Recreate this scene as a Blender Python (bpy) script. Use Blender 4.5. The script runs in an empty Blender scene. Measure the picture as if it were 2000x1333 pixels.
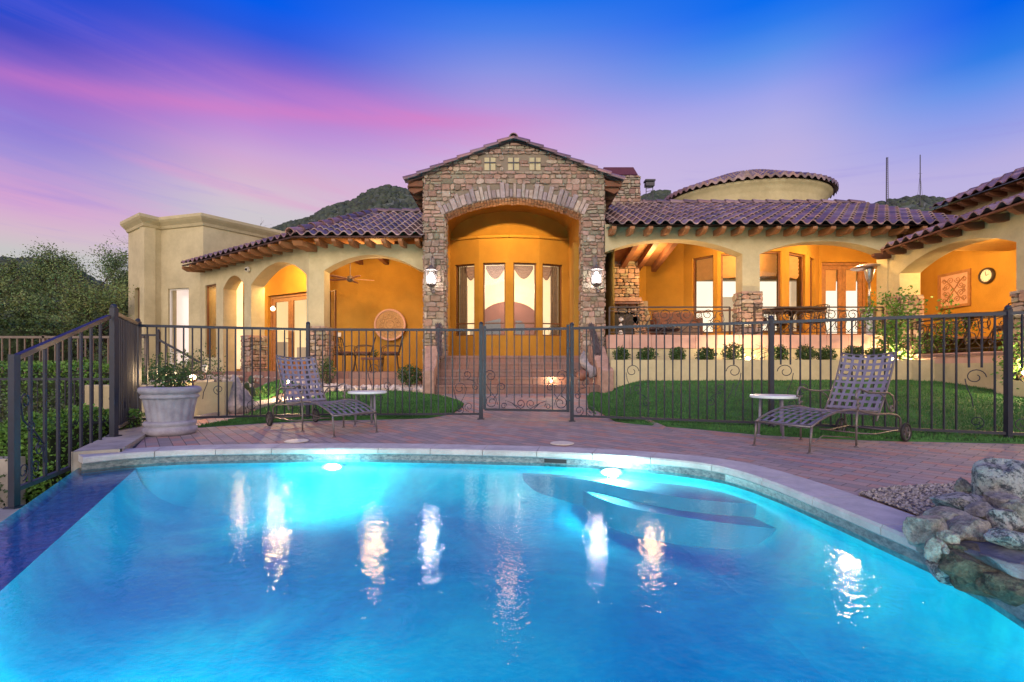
import bpy, bmesh, math, random
from mathutils import Vector, Matrix, noise
from math import radians as R, sin, cos, pi, sqrt, atan2, exp
random.seed(7)
SC = bpy.context.scene
COL = SC.collection
F = 950.0; HZ = 720.0; EYE = 0.82          # focal length and horizon row in photo pixels, eye height above the deck

def lin(r, g, b):
    f = lambda c: (c/255/12.92 if c/255 <= .04045 else ((c/255+.055)/1.055)**2.4)
    return (f(r), f(g), f(b), 1)

# ---------------------------------------------------------------- camera
cd = bpy.data.cameras.new("camera"); cam = bpy.data.objects.new("camera", cd); COL.objects.link(cam)
cam.location = (0, 0, EYE); cam.rotation_euler = (R(90), 0, 0)
cd.sensor_width = 36; cd.lens = 36*F/2000; cd.shift_y = (HZ-666.5)/2000; cd.clip_start = .05; cd.clip_end = 5000
SC.camera = cam
SC.view_settings.view_transform = 'Standard'; SC.view_settings.look = 'None'
SC.view_settings.exposure = 0; SC.view_settings.gamma = 1
SC.cycles.use_denoising = True
SC.cycles.max_bounces = 8; SC.cycles.transparent_max_bounces = 16
SC.cycles.sample_clamp_indirect = 6
SC.cycles.caustics_refractive = False; SC.cycles.caustics_reflective = False

# ---------------------------------------------------------------- world: dusk sky, pink streaks of high cloud
world = bpy.data.worlds.new("World"); SC.world = world; world.use_nodes = True
nt = world.node_tree; nt.nodes.clear()
class NB:
    """tiny node helper"""
    def __init__(s, nt): s.nt = nt
    def n(s, t, **kw):
        x = s.nt.nodes.new(t)
        for k, v in kw.items(): setattr(x, k, v)
        return x
    def put(s, sock, v):
        if isinstance(v, bpy.types.NodeSocket): s.nt.links.new(v, sock)
        else: sock.default_value = v
    def m(s, op, a, b=0, c=0, clamp=False):
        x = s.n('ShaderNodeMath', operation=op, use_clamp=clamp)
        s.put(x.inputs[0], a); s.put(x.inputs[1], b)
        if len(x.inputs) > 2: s.put(x.inputs[2], c)
        return x.outputs[0]
    def mix(s, f, a, b, mode='MIX'):
        x = s.n('ShaderNodeMix', data_type='RGBA', blend_type=mode)
        s.put(x.inputs[0], f); s.put(x.inputs[6], a); s.put(x.inputs[7], b)
        return x.outputs[2]
    def ramp(s, f, stops, interp='LINEAR'):
        x = s.n('ShaderNodeValToRGB'); cr = x.color_ramp; cr.interpolation = interp
        while len(cr.elements) < len(stops): cr.elements.new(.5)
        for e, (p, c) in zip(cr.elements, stops):
            e.position = p; e.color = c if len(c) == 4 else (*c, 1)
        s.put(x.inputs[0], f); return x.outputs[0]
    def noise(s, vec, scale, detail=4, rough=.5, dist=0):
        x = s.n('ShaderNodeTexNoise'); s.put(x.inputs['Scale'], scale); x.inputs['Detail'].default_value = detail
        x.inputs['Roughness'].default_value = rough; x.inputs['Distortion'].default_value = dist
        if vec is not None: s.put(x.inputs['Vector'], vec)
        return x.outputs['Fac']
    def mapping(s, vec, scale=(1,1,1), rot=(0,0,0), loc=(0,0,0)):
        x = s.n('ShaderNodeMapping'); s.put(x.inputs['Vector'], vec)
        x.inputs['Scale'].default_value = scale; x.inputs['Rotation'].default_value = rot; x.inputs['Location'].default_value = loc
        return x.outputs[0]
w = NB(nt)
tc = w.n('ShaderNodeTexCoord').outputs['Generated']
sep = w.n('ShaderNodeSeparateXYZ'); nt.links.new(tc, sep.inputs[0]); wx, wy, wz = sep.outputs
hl = w.m('SQRT', w.m('ADD', w.m('MULTIPLY', wx, wx), w.m('MULTIPLY', wy, wy)))
az = w.m('DIVIDE', wx, w.m('MAXIMUM', hl, .001))
L = lambda *st: [(p, lin(*c)) for p, c in st]
RAMPS = [(-.714, ((0,(200,200,200)),(.167,(200,199,198)),(.195,(214,188,204)),(.23,(214,168,211)),(.27,(182,156,216)),(.296,(166,146,216)),(.321,(144,131,216)),(.358,(136,117,211)),(.387,(112,98,206)),(.416,(78,84,200)),(.437,(32,72,198)),(.469,(20,76,212)),(.6,(14,70,200)))),
         (-.466, ((0,(205,202,208)),(.269,(207,200,207)),(.302,(214,194,211)),(.334,(214,178,209)),(.364,(205,170,216)),(.401,(184,150,219)),(.43,(164,134,216)),(.45,(146,116,212)),(.469,(122,102,208)),(.50,(84,94,213)),(.524,(42,90,222)),(.557,(4,92,234)),(.7,(8,80,215)))),
         (0, ((0,(210,204,226)),(.30,(212,196,226)),(.38,(210,184,224)),(.436,(202,168,222)),(.465,(184,158,224)),(.49,(162,155,226)),(.52,(138,150,229)),(.545,(112,140,231)),(.57,(78,130,234)),(.604,(30,114,236)),(.75,(12,90,220)))),
         (.466, ((0,(205,195,226)),(.30,(200,186,226)),(.364,(194,180,226)),(.409,(180,175,231)),(.444,(160,165,235)),(.469,(131,156,236)),(.5,(90,144,236)),(.53,(48,125,237)),(.557,(12,110,239)),(.72,(8,90,220)))),
         (.714, ((0,(198,188,226)),(.24,(194,184,226)),(.29,(184,175,226)),(.321,(160,165,231)),(.358,(130,155,235)),(.387,(94,145,235)),(.416,(46,125,232)),(.469,(4,101,235)),(.65,(8,90,220))))]
def lstep(x, a, b):
    n = w.n('ShaderNodeMapRange', interpolation_type='SMOOTHSTEP'); w.put(n.inputs[0], x); n.inputs[1].default_value = a; n.inputs[2].default_value = b; return n.outputs[0]
sky = w.ramp(wz, L(*RAMPS[0][1]))
for (a0, _), (a1, st) in zip(RAMPS, RAMPS[1:]): sky = w.mix(lstep(az, a0, a1), sky, w.ramp(wz, L(*st)))
def sstep(x, a, b):
    n = w.n('ShaderNodeMapRange', interpolation_type='SMOOTHSTEP'); w.put(n.inputs[0], x)
    n.inputs[1].default_value = a; n.inputs[2].default_value = b; return n.outputs[0]
# cloud streaks
cv = w.n('ShaderNodeCombineXYZ'); w.put(cv.inputs[0], w.m('MULTIPLY', az, 1.0)); 
w.put(cv.inputs[1], w.m('MULTIPLY', w.m('ADD', wz, w.m('MULTIPLY', az, .12)), 9.0)); w.put(cv.inputs[2], w.m('MULTIPLY', wy, .6))
n1 = w.noise(cv.outputs[0], 1.7, 5, .55, .4)
n2 = w.noise(w.mapping(cv.outputs[0], (1.6, 2.2, 1), loc=(4, 2, 0)), 2.2, 6, .6, .5)
leftness = w.m('SUBTRACT', 1, sstep(az, -.35, .45))
band = w.m('MULTIPLY', sstep(n1, .42, .72), w.m('MULTIPLY', sstep(wz, .16, .30), w.m('SUBTRACT', 1, sstep(wz, .40, .50))))
sky = w.mix(w.m('MULTIPLY', band, w.m('MULTIPLY', leftness, .5)), sky, lin(226, 158, 206))
s0 = w.m('SUBTRACT', w.m('ADD', .447, w.m('MULTIPLY', n2, .012)), w.m('MULTIPLY', w.m('MULTIPLY', az, az), .13))
dd = w.m('SUBTRACT', wz, s0)
def bell(wd): 
    q = w.m('DIVIDE', dd, wd); return w.m('POWER', 2.718, w.m('MULTIPLY', w.m('MULTIPLY', q, q), -1))
fade = w.m('MULTIPLY', w.m('SUBTRACT', 1, sstep(az, -.25, .22)), sstep(az, -.95, -.6))
sky = w.mix(w.m('MULTIPLY', bell(.045), w.m('MULTIPLY', fade, w.m('MULTIPLY', n1, .9)), clamp=True), sky, lin(206, 124, 206))
sky = w.mix(w.m('MULTIPLY', bell(.013), w.m('MULTIPLY', fade, w.m('MULTIPLY', n2, .75)), clamp=True), sky, lin(224, 126, 194))
# grey-violet wisps low on the right
band2 = w.m('MULTIPLY', sstep(n2, .5, .75), w.m('MULTIPLY', sstep(wz, .12, .2), w.m('SUBTRACT', 1, sstep(wz, .30, .42))))
sky = w.mix(w.m('MULTIPLY', band2, .35), sky, lin(150, 140, 222))
# afterglow in the west, behind the camera
back = w.m('MULTIPLY', sstep(w.m('MULTIPLY', wy, -1), -.15, .7), w.m('SUBTRACT', 1, sstep(wz, .25, .85)))
glow = w.ramp(wz, [(0, (2.7, 2.2, 1.6, 1)), (.3, (2.7, 2.2, 1.7, 1)), (.8, (1.5, 1.3, 1.2, 1))])
sky = w.mix(back, sky, glow)
bg = w.n('ShaderNodeBackground'); nt.links.new(sky, bg.inputs[0]); bg.inputs[1].default_value = 1.0
wo = w.n('ShaderNodeOutputWorld'); nt.links.new(bg.outputs[0], wo.inputs[0])

sd = bpy.data.lights.new("sun", 'SUN'); sd.energy = .9; sd.angle = R(25); sd.color = (1, .82, .78)
so = bpy.data.objects.new("sun", sd); COL.objects.link(so); so.rotation_euler = (R(68), 0, R(-18))

# ---------------------------------------------------------------- helpers
def W(px, py, Y): return Vector(((px-1000)/F*Y, Y, EYE-(py-HZ)/F*Y))
def X(px, Y): return (px-1000)/F*Y
def Z(py, Y): return EYE-(py-HZ)/F*Y
def sm(x, a, b):
    t = max(0, min(1, (x-a)/(b-a))); return t*t*(3-2*t)

def fence_y(x):     # the curved line of the pool fence
    pts = [(-9,7.0),(-5.4,7.05),(-3.2,7.75),(-.43,7.85),(.93,7.55),(3.49,6.55),(5.61,5.5),(7,4.6),(30,4.6)]
    for (a, b), (c, d) in zip(pts, pts[1:]):
        if a <= x <= c: return b+(d-b)*(x-a)/(c-a)
    return 7
def gz(x, y):
    """ground height: flat deck, lawn rising towards the house, lower garden on the left"""
    fy = min(fence_y(x), 7.9)
    z = .33*max(0, min(1, (y-fy-.1)/(10.6-fy)))
    z += .25*sm(x, 1.8, 2.8)*sm(y, fy, 10.2)
    z += .25*sm(-x, 3.4, 6)*sm(y, 9.4, 12)
    low = sm(-x, 5.55, 5.75)*(1-sm(y, 8.5, 12.5))
    kx = 3.95+(y-4.4)*.57+.15
    low = max(low, sm(-x, kx, kx+.12)*(1-sm(y, 7.0, 7.1)))
    z = z*(1-low) + (-1.0)*low
    return z
def G(px, py):
    """where the sight line of a photo pixel meets the ground"""
    y = 1.0
    while y < 40:
        p = W(px, py, y)
        if p.z <= gz(p.x, p.y): return (p.x, p.y)
        y += .02
    return (p.x, p.y)

class MB:
    def __init__(s): s.v = []; s.f = []; s.c = None; s.fc = []
    def add(s, vs, fs, col=None):
        o = len(s.v); s.v += [tuple(v) for v in vs]
        for f in fs:
            s.f.append(tuple(i+o for i in f)); s.fc.append(col or (1,1,1,1))
        if col: s.c = True
    def quad(s, a, b, c, d, col=None): s.add([a,b,c,d], [(0,1,2,3)], col)
    def box(s, lo, hi, M=None, col=None):
        x0,y0,z0 = lo; x1,y1,z1 = hi
        vs = [Vector(p) for p in ((x0,y0,z0),(x1,y0,z0),(x1,y1,z0),(x0,y1,z0),(x0,y0,z1),(x1,y0,z1),(x1,y1,z1),(x0,y1,z1))]
        if M is not None: vs = [M @ v for v in vs]
        s.add(vs, [(0,3,2,1),(4,5,6,7),(0,1,5,4),(1,2,6,5),(2,3,7,6),(3,0,4,7)], col)
    def bar(s, a, b, w, h=None, up=(0,0,1), col=None):
        """square bar from a to b"""
        a = Vector(a); b = Vector(b); h = h or w; t = (b-a)
        if t.length < 1e-6: return
        t.normalize(); u = Vector(up)
        if abs(t.dot(u)) > .98: u = Vector((0,1,0))
        r = t.cross(u).normalized(); u = r.cross(t).normalized()
        vs = []
        for p in (a, b):
            for i, j in ((-1,-1),(1,-1),(1,1),(-1,1)): vs.append(p + r*(i*w/2) + u*(j*h/2))
        s.add(vs, [(3,2,1,0),(4,5,6,7),(0,1,5,4),(1,2,6,5),(2,3,7,6),(3,0,4,7)], col)
    def tube(s, pts, r, n=6, cap=True, col=None):
        pts = [Vector(p) for p in pts]; k = len(pts)
        rs = r if isinstance(r, (list, tuple)) else [r]*k
        vs = []; pu = None
        for i, p in enumerate(pts):
            t = (pts[min(i+1,k-1)]-pts[max(i-1,0)])
            if t.length < 1e-9: t = Vector((0,0,1))
            t.normalize()
            if pu is None:
                pu = Vector((0,0,1)) if abs(t.z) < .9 else Vector((0,1,0))
            rr_ = t.cross(pu)
            if rr_.length < 1e-6: rr_ = t.cross(Vector((1,0,0)))
            rr_.normalize(); pu = rr_.cross(t).normalized()
            for j in range(n):
                a = 2*pi*j/n; vs.append(p + (rr_*cos(a)+pu*sin(a))*rs[i])
        fs = []
        for i in range(k-1):
            for j in range(n):
                j2 = (j+1) % n; fs.append((i*n+j, i*n+j2, (i+1)*n+j2, (i+1)*n+j))
        if cap: fs.append(tuple(range(n))[::-1]); fs.append(tuple((k-1)*n+j for j in range(n)))
        s.add(vs, fs, col)
    def lathe(s, prof, n=24, M=None, rfn=None, col=None):
        vs = []
        for (r, z) in prof:
            for j in range(n):
                a = 2*pi*j/n; q = r*(rfn(a, z) if rfn else 1)
                v = Vector((q*cos(a), q*sin(a), z)); vs.append(M @ v if M is not None else v)
        fs = []
        for i in range(len(prof)-1):
            for j in range(n):
                j2 = (j+1) % n; fs.append((i*n+j, i*n+j2, (i+1)*n+j2, (i+1)*n+j))
        fs.append(tuple(range(n))[::-1]); fs.append(tuple((len(prof)-1)*n+j for j in range(n)))
        s.add(vs, fs, col)
    def blob(s, c, r, seed=0, amp=.25, sub=2, sc=(1,1,1), rot=0, col=None, fr=1.3, flat=False):
        bm = bmesh.new(); bmesh.ops.create_icosphere(bm, subdivisions=sub, radius=1)
        M = Matrix.Rotation(rot, 3, 'Z'); o = Vector((seed*7.3, seed*3.1, seed*1.7))
        vs = []
        for v in bm.verts:
            d = 1+amp*noise.noise(v.co*fr+o)*1.6+amp*.4*noise.noise(v.co*fr*3+o)
            p = v.co*d
            if flat: 
                for _ in range(1): p = Vector((round(p.x*2.2)/2.2*.5+p.x*.5, round(p.y*2.2)/2.2*.5+p.y*.5, round(p.z*2.2)/2.2*.5+p.z*.5))
            vs.append(Vector(c) + M @ Vector((p.x*sc[0]*r, p.y*sc[1]*r, p.z*sc[2]*r)))
        s.add(vs, [tuple(v.index for v in f.verts) for f in bm.faces], col); bm.free()
    def build(s, name, mat, parent=None, smooth=False, bevel=0, **props):
        me = bpy.data.meshes.new(name); me.from_pydata(s.v, [], s.f)
        me.materials.append(M[mat] if isinstance(mat, str) else mat)
        if s.c:
            at = me.color_attributes.new('tint', 'BYTE_COLOR', 'CORNER')
            data = []
            for f, c in zip(s.f, s.fc): data += list(c)*len(f)
            at.data.foreach_set('color', data)
        if smooth: me.polygons.foreach_set('use_smooth', [True]*len(me.polygons))
        me.update()
        o = bpy.data.objects.new(name, me); COL.objects.link(o)
        if parent is not None: o.parent = parent; 
        if bevel:
            b = o.modifiers.new('bevel', 'BEVEL'); b.width = bevel; b.segments = 2; b.limit_method = 'ANGLE'
        for k, v in props.items(): o[k] = v
        return o
def E(name, label, category, loc=(0,0,0), rz=0, group=None):
    o = bpy.data.objects.new(name, None); COL.objects.link(o); o.location = loc; o.rotation_euler = (0,0,rz)
    o['label'] = label; o['category'] = category
    if group: o['group'] = group
    return o
def tag(o, label, category, group=None):
    o['label'] = label; o['category'] = category
    if group: o['group'] = group
    return o
def copy_tree(o, parent=None):
    c = o.copy(); COL.objects.link(c)
    if parent is not None: c.parent = parent
    for ch in list(o.children): copy_tree(ch, c)
    return c
def light(name, loc, power, color=(1,.62,.28), size=.12, kind='POINT', parent=None, target=None, spot=90, blend=.3):
    d = bpy.data.lights.new(name, kind); d.energy = power; d.color = color
    if kind == 'AREA': d.size = size
    else: d.shadow_soft_size = size
    if kind == 'SPOT': d.spot_size = R(spot); d.spot_blend = blend
    o = bpy.data.objects.new(name, d); COL.objects.link(o); o.location = loc
    if target is not None: o.rotation_euler = (Vector(target)-Vector(loc)).to_track_quat('-Z', 'Y').to_euler()
    if parent is not None: o.parent = parent
    return o

# ---------------------------------------------------------------- materials
M = {}
def mat(name, color, rough=.7, metal=0, var=.15, vscale=6, bump=0, bscale=40, tint=False, emit=None, spec=.5, detail=5, color2=None, coords='Object', bdist=.01, vrough=.6, lo=.35, hi=.65):
    m = bpy.data.materials.new(name); m.use_nodes = True; t = m.node_tree; h = NB(t)
    b = t.nodes['Principled BSDF']
    b.inputs['Roughness'].default_value = rough; b.inputs['Metallic'].default_value = metal; b.inputs['Specular IOR Level'].default_value = spec
    co = h.n('ShaderNodeTexCoord').outputs[coords]
    c = tuple(color[:3]); c2 = color2 or tuple(min(1, x*(1-var)) for x in c)
    n = h.noise(co, vscale, detail, vrough)
    colr = h.ramp(n, [(lo, (*c2[:3],1)), (hi, (*c,1))])
    if tint:
        a = h.n('ShaderNodeAttribute', attribute_name='tint').outputs['Color']
        colr = h.mix(1, colr, a, 'MULTIPLY')
    t.links.new(colr, b.inputs['Base Color'])
    if bump:
        bn = h.noise(co, bscale, 6, .65); q = h.n('ShaderNodeBump'); q.inputs['Strength'].default_value = bump; q.inputs['Distance'].default_value = bdist
        t.links.new(bn, q.inputs['Height']); t.links.new(q.outputs[0], b.inputs['Normal'])
    if emit: b.inputs['Emission Color'].default_value = (*emit[:3],1); b.inputs['Emission Strength'].default_value = emit[3]
    M[name] = m; return m
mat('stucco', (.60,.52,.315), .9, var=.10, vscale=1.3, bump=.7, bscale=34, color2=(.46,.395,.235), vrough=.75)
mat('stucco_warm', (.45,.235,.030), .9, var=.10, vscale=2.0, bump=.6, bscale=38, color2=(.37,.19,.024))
mat('stone', (1,1,1), .9, var=.35, vscale=9, bump=.8, bscale=26, tint=True, color2=(.74,.70,.66), bdist=.02)
mat('mortar', (.27,.215,.16), .95, bump=.5, bscale=50)
mat('tile', (1,1,1), .42, var=.25, vscale=7, bump=.3, bscale=50, tint=True, spec=.6)
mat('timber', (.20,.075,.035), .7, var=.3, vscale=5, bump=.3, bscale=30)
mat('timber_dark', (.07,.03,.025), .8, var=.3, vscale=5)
mat('timber_light', (.34,.15,.06), .7, var=.3, vscale=5, bump=.3, bscale=30)
mat('door_wood', (.36,.17,.07), .5, var=.3, vscale=8)
mat('sash', (.20,.085,.035), .5, var=.2, vscale=8)
mat('iron', (.035,.033,.05), .45, metal=.0, var=.25, vscale=20, bump=.15, bscale=90, spec=.6)
mat('iron_brown', (.05,.03,.025), .5, var=.25, vscale=20, spec=.5)
mat('fence_paint', (.012,.017,.038), .42, var=.25, vscale=14, bump=.1, bscale=120, spec=.45)
mat('fence_tan', (.16,.12,.10), .5, var=.2, vscale=14)
mat('bronze', (.19,.16,.16), .42, metal=.35, var=.3, vscale=16, bump=.15, bscale=90)
mat('strap', (.22,.20,.27), .6, var=.2, vscale=14, bump=.15, bscale=200)
mat('strap_dark', (.11,.10,.14), .6, var=.2, vscale=14, bump=.15, bscale=200)
mat('rubber', (.02,.02,.022), .7)
mat('table_white', (.70,.76,.76), .35, var=.07, vscale=8)
mat('pot', (.36,.34,.40), .85, var=.35, vscale=6, bump=.6, bscale=38, color2=(.235,.22,.27), lo=.3, hi=.62)
mat('soil', (.05,.035,.025), 1, var=.4, vscale=30, bump=1, bscale=60)
mat('bandstone', (.62,.38,.30), .75, var=.18, vscale=3, bump=.2, bscale=50, color2=(.54,.31,.24))
mat('pinkstone', (.44,.28,.22), .8, var=.25, vscale=8, bump=.6, bscale=30, color2=(.30,.18,.14))
mat('kerb', (.44,.40,.34), .85, var=.3, vscale=6, bump=.4, bscale=50)
mat('leaf', (.075,.135,.035), .6, var=.5, vscale=3, tint=True, color2=(.04,.085,.022), spec=.3)
mat('leaf_bright', (.15,.31,.05), .6, var=.4, vscale=3, tint=True, color2=(.08,.19,.03), spec=.3)
mat('leaf_sage', (.13,.17,.09), .7, var=.4, vscale=3, tint=True, color2=(.07,.11,.05), spec=.2)
mat('bark', (.09,.065,.05), .95, var=.4, vscale=12, bump=.8, bscale=30)
mat('twig', (.10,.075,.085), .9, var=.3, vscale=12)
mat('rock', (.44,.45,.45), .9, var=.6, vscale=24, bump=1, bscale=34, color2=(.07,.085,.10), bdist=.05, lo=.42, hi=.54, vrough=.8)
mat('rock_tan', (.44,.43,.39), .9, var=.6, vscale=13, bump=1, bscale=30, color2=(.14,.14,.135), bdist=.05, lo=.38, hi=.60, vrough=.8)
mat('rock_dark', (.16,.17,.21), .5, var=.5, vscale=5, bump=.8, bscale=14, color2=(.055,.06,.075), bdist=.03)
mat('rock_moss', (.17,.145,.095), .75, var=.5, vscale=14, bump=1, bscale=34, color2=(.04,.045,.03), bdist=.05, vrough=.8, lo=.4, hi=.6)
mat('boulder', (.42,.36,.36), .9, var=.5, vscale=6, bump=1, bscale=14, color2=(.16,.15,.17), bdist=.03)
mat('pebble', (1,1,1), .85, var=.3, vscale=30, tint=True)
mat('cushion', (.16,.07,.05), .9, var=.2, vscale=30)
mat('linen', (.55,.36,.30), .9, var=.2, vscale=10, bump=.3, bscale=80)
mat('linen2', (.42,.31,.24), .9, var=.2, vscale=10)
mat('blind', (.50,.27,.11), .9, var=.15, vscale=8, emit=(.30,.115,.025,.8))  # glow put into the cloth stands in for room light behind it
mat('steel', (.55,.55,.60), .3, metal=.9, var=.1)
mat('white_plastic', (.75,.73,.68), .5, var=.05)
mat('plaque', (.50,.30,.14), .8, var=.3, vscale=25, bump=.8, bscale=30)
mat('chimney_cap', (.12,.035,.035), .5, var=.2)
mat('copper', (.22,.09,.06), .6, var=.2)
mat('cactus', (.05,.09,.04), .7, var=.3, vscale=10)
mat('hill', (.16,.17,.13), 1, var=.4, vscale=.08, color2=(.075,.105,.08), detail=8)
mat('scrub', (.085,.105,.075), 1, tint=True, var=.4, vscale=.2, color2=(.05,.07,.055))
mat('ground', (.17,.13,.09), 1, var=.4, vscale=2, bump=.8, bscale=20, color2=(.10,.08,.05))
mat('interior', (.80,.66,.44), .9, emit=(1,.80,.48,.75))  # room light put into these wall materials as an even glow
mat('interior_bright', (.85,.80,.68), .9, emit=(1,.93,.74,1.0))
mat('interior_pink', (.8,.7,.68), .9, emit=(.95,.80,.76,.72))
mat('interior_yellow', (.8,.7,.5), .9, emit=(1,.78,.40,.85))
mat('niche_red', (.28,.11,.09), .8, var=.3, vscale=2, emit=(.36,.12,.10,.25))  # faint glow stands in for room light on the fireplace, recess too
mat('niche_grey', (.10,.10,.12), .7, emit=(.12,.13,.16,.6))
mat('bulb', (1,1,1), .5, emit=(1,.93,.82,30))
mat('bulb_warm', (1,1,1), .5, emit=(1,.72,.38,14))
mat('pool_lens', (1,1,1), .5, emit=(.85,.95,1,12))

for nm in ('linen', 'linen2'):      # cloth lets the room light through
    t = M[nm].node_tree; b = t.nodes['Principled BSDF']; h = NB(t); tl = h.n('ShaderNodeBsdfTranslucent'); src = b.inputs['Base Color'].links[0].from_socket
    t.links.new(src, tl.inputs[0]); mx = h.n('ShaderNodeMixShader'); mx.inputs[0].default_value = .55; t.links.new(b.outputs[0], mx.inputs[1]); t.links.new(tl.outputs[0], mx.inputs[2]); t.links.new(mx.outputs[0], t.nodes['Material Output'].inputs[0])
def glass(name, tintc=(1,1,1), refl=.08):
    m = bpy.data.materials.new(name); m.use_nodes = True; t = m.node_tree; t.nodes.clear(); h = NB(t)
    tr = h.n('ShaderNodeBsdfTransparent'); tr.inputs[0].default_value = (*tintc,1)
    gl = h.n('ShaderNodeBsdfGlossy'); gl.inputs['Roughness'].default_value = .03
    lw = h.n('ShaderNodeFresnel'); lw.inputs[0].default_value = 1.45
    mx = h.n('ShaderNodeMixShader'); t.links.new(lw.outputs[0], mx.inputs[0]); t.links.new(tr.outputs[0], mx.inputs[1]); t.links.new(gl.outputs[0], mx.inputs[2])
    o = h.n('ShaderNodeOutputMaterial'); t.links.new(mx.outputs[0], o.inputs[0]); M[name] = m
glass('glass'); glass('frosted', (.9,.93,.95))

def paver_mat(name, rot, c1, c2, c3, mort, sc=1.0):
    m = bpy.data.materials.new(name); m.use_nodes = True; t = m.node_tree; h = NB(t); b = t.nodes['Principled BSDF']
    co = h.n('ShaderNodeTexCoord').outputs['Object']
    # gentle warp so that the courses are hand laid
    v = h.mapping(co, (1,1,0), (0,0,rot))
    br = h.n('ShaderNodeTexBrick', offset=.5, squash=1); t.links.new(v, br.inputs['Vector'])
    br.inputs['Scale'].default_value = 1; br.inputs['Brick Width'].default_value = .23*sc; br.inputs['Row Height'].default_value = .115*sc
    br.inputs['Mortar Size'].default_value = .004; br.inputs['Mortar Smooth'].default_value = .3; br.inputs['Bias'].default_value = -.1
    br.inputs['Color1'].default_value = (0,0,0,1); br.inputs['Color2'].default_value = (1,1,1,1); br.inputs['Mortar'].default_value = (.5,.5,.5,1)
    col = h.ramp(br.outputs['Color'], [(0, (*c1,1)), (.35, (*c2,1)), (.7, (*c3,1)), (1, tuple(x*.75 for x in c2)+(1,))])
    n = h.noise(co, 2.5, 5, .7); col = h.mix(h.m('MULTIPLY', n, .6), col, (*[x*.55 for x in c3],1), 'MIX')
    n3 = h.noise(co, 60, 3, .7); col = h.mix(.35, col, h.ramp(n3, [(.3,(.45,.45,.45,1)),(.7,(1.2,1.2,1.2,1))]), 'MULTIPLY')
    col = h.mix(br.outputs['Fac'], col, (*mort,1))
    t.links.new(col, b.inputs['Base Color']); b.inputs['Roughness'].default_value = .78
    hh = h.m('SUBTRACT', h.m('MULTIPLY', h.noise(co, 40, 4, .6), .35), br.outputs['Fac'])
    q = h.n('ShaderNodeBump'); q.inputs['Strength'].default_value = .7; q.inputs['Distance'].default_value = .008
    t.links.new(hh, q.inputs['Height']); t.links.new(q.outputs[0], b.inputs['Normal']); M[name] = m
paver_mat('paver', R(52), (.55,.28,.21), (.47,.37,.33), (.31,.275,.27), (.10,.085,.08))
paver_mat('step_paver', 0, (.36,.17,.12), (.33,.19,.15), (.28,.17,.15), (.12,.07,.06), 1.3)

def coping_mat():
    m = mat('coping', (.56,.55,.52), .8, var=.3, vscale=4, bump=.4, bscale=45, color2=(.38,.38,.37), vrough=.75)
coping_mat()
def pooltile():
    m = bpy.data.materials.new('pool_tile'); m.use_nodes = True; t = m.node_tree; h = NB(t); b = t.nodes['Principled BSDF']
    co = h.n('ShaderNodeTexCoord').outputs['Object']
    n = h.noise(h.mapping(co, (1,1,2)), 22, 6, .75)
    col = h.ramp(n, [(.35,(.05,.07,.09,1)),(.5,(.13,.18,.20,1)),(.64,(.25,.28,.28,1))])
    t.links.new(col, b.inputs['Base Color']); b.inputs['Roughness'].default_value = .4; M['pool_tile'] = m
pooltile()
def plaster():
    m = bpy.data.materials.new('plaster'); m.use_nodes = True; t = m.node_tree; h = NB(t); b = t.nodes['Principled BSDF']
    co = h.n('ShaderNodeTexCoord').outputs['Object']
    n = h.noise(co, .8, 6, .62, .8)
    col = h.ramp(n, [(.34,(.015,.52,.80,1)),(.50,(.03,.72,.92,1)),(.64,(.09,.95,1,1))])
    n2 = h.noise(co, 9, 5, .7); col = h.mix(.25, col, h.ramp(n2, [(.35,(.6,.7,.8,1)),(.65,(1.3,1.2,1.1,1))]), 'MULTIPLY')
    t.links.new(col, b.inputs['Base Color']); b.inputs['Roughness'].default_value = .9; M['plaster'] = m
plaster()
mat('plaster_riser_shade', (.006,.42,.62), .9, var=.2, vscale=3); mat('plaster_step_lit', (.50,.90,1), .9, var=.2, vscale=3)  # one plaster in two tones: lamp light put into treads, shade into risers
def water():
    m = bpy.data.materials.new('water'); m.use_nodes = True; t = m.node_tree; t.nodes.clear(); h = NB(t)
    tr = h.n('ShaderNodeBsdfTransparent'); tr.inputs[0].default_value = (.30,.97,1,1)
    gl = h.n('ShaderNodeBsdfGlossy'); gl.inputs['Roughness'].default_value = .035
    co = h.n('ShaderNodeTexCoord').outputs['Object']
    n = h.noise(co, 6, 3, .55, .3); n2 = h.noise(co, 26, 3, .55)
    q = h.n('ShaderNodeBump'); q.inputs['Strength'].default_value = .32; q.inputs['Distance'].default_value = .012
    t.links.new(h.m('ADD', h.m('MULTIPLY', n, .55), h.m('MULTIPLY', n2, .50)), q.inputs['Height']); t.links.new(q.outputs[0], gl.inputs['Normal'])
    fr = h.n('ShaderNodeFresnel'); fr.inputs[0].default_value = 1.33; t.links.new(q.outputs[0], fr.inputs['Normal'])
    mx = h.n('ShaderNodeMixShader'); t.links.new(fr.outputs[0], mx.inputs[0]); t.links.new(tr.outputs[0], mx.inputs[1]); t.links.new(gl.outputs[0], mx.inputs[2])
    o = h.n('ShaderNodeOutputMaterial'); t.links.new(mx.outputs[0], o.inputs[0]); M['water'] = m
water()
def turf():
    mat('turf', (.052,.175,.040), .9, var=.4, vscale=2.5, bump=.8, bscale=220, color2=(.022,.090,.022), bdist=.015)
    mat('blade', (.072,.235,.050), .8, var=.4, vscale=2, tint=True, color2=(.032,.125,.028))
turf()
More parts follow.
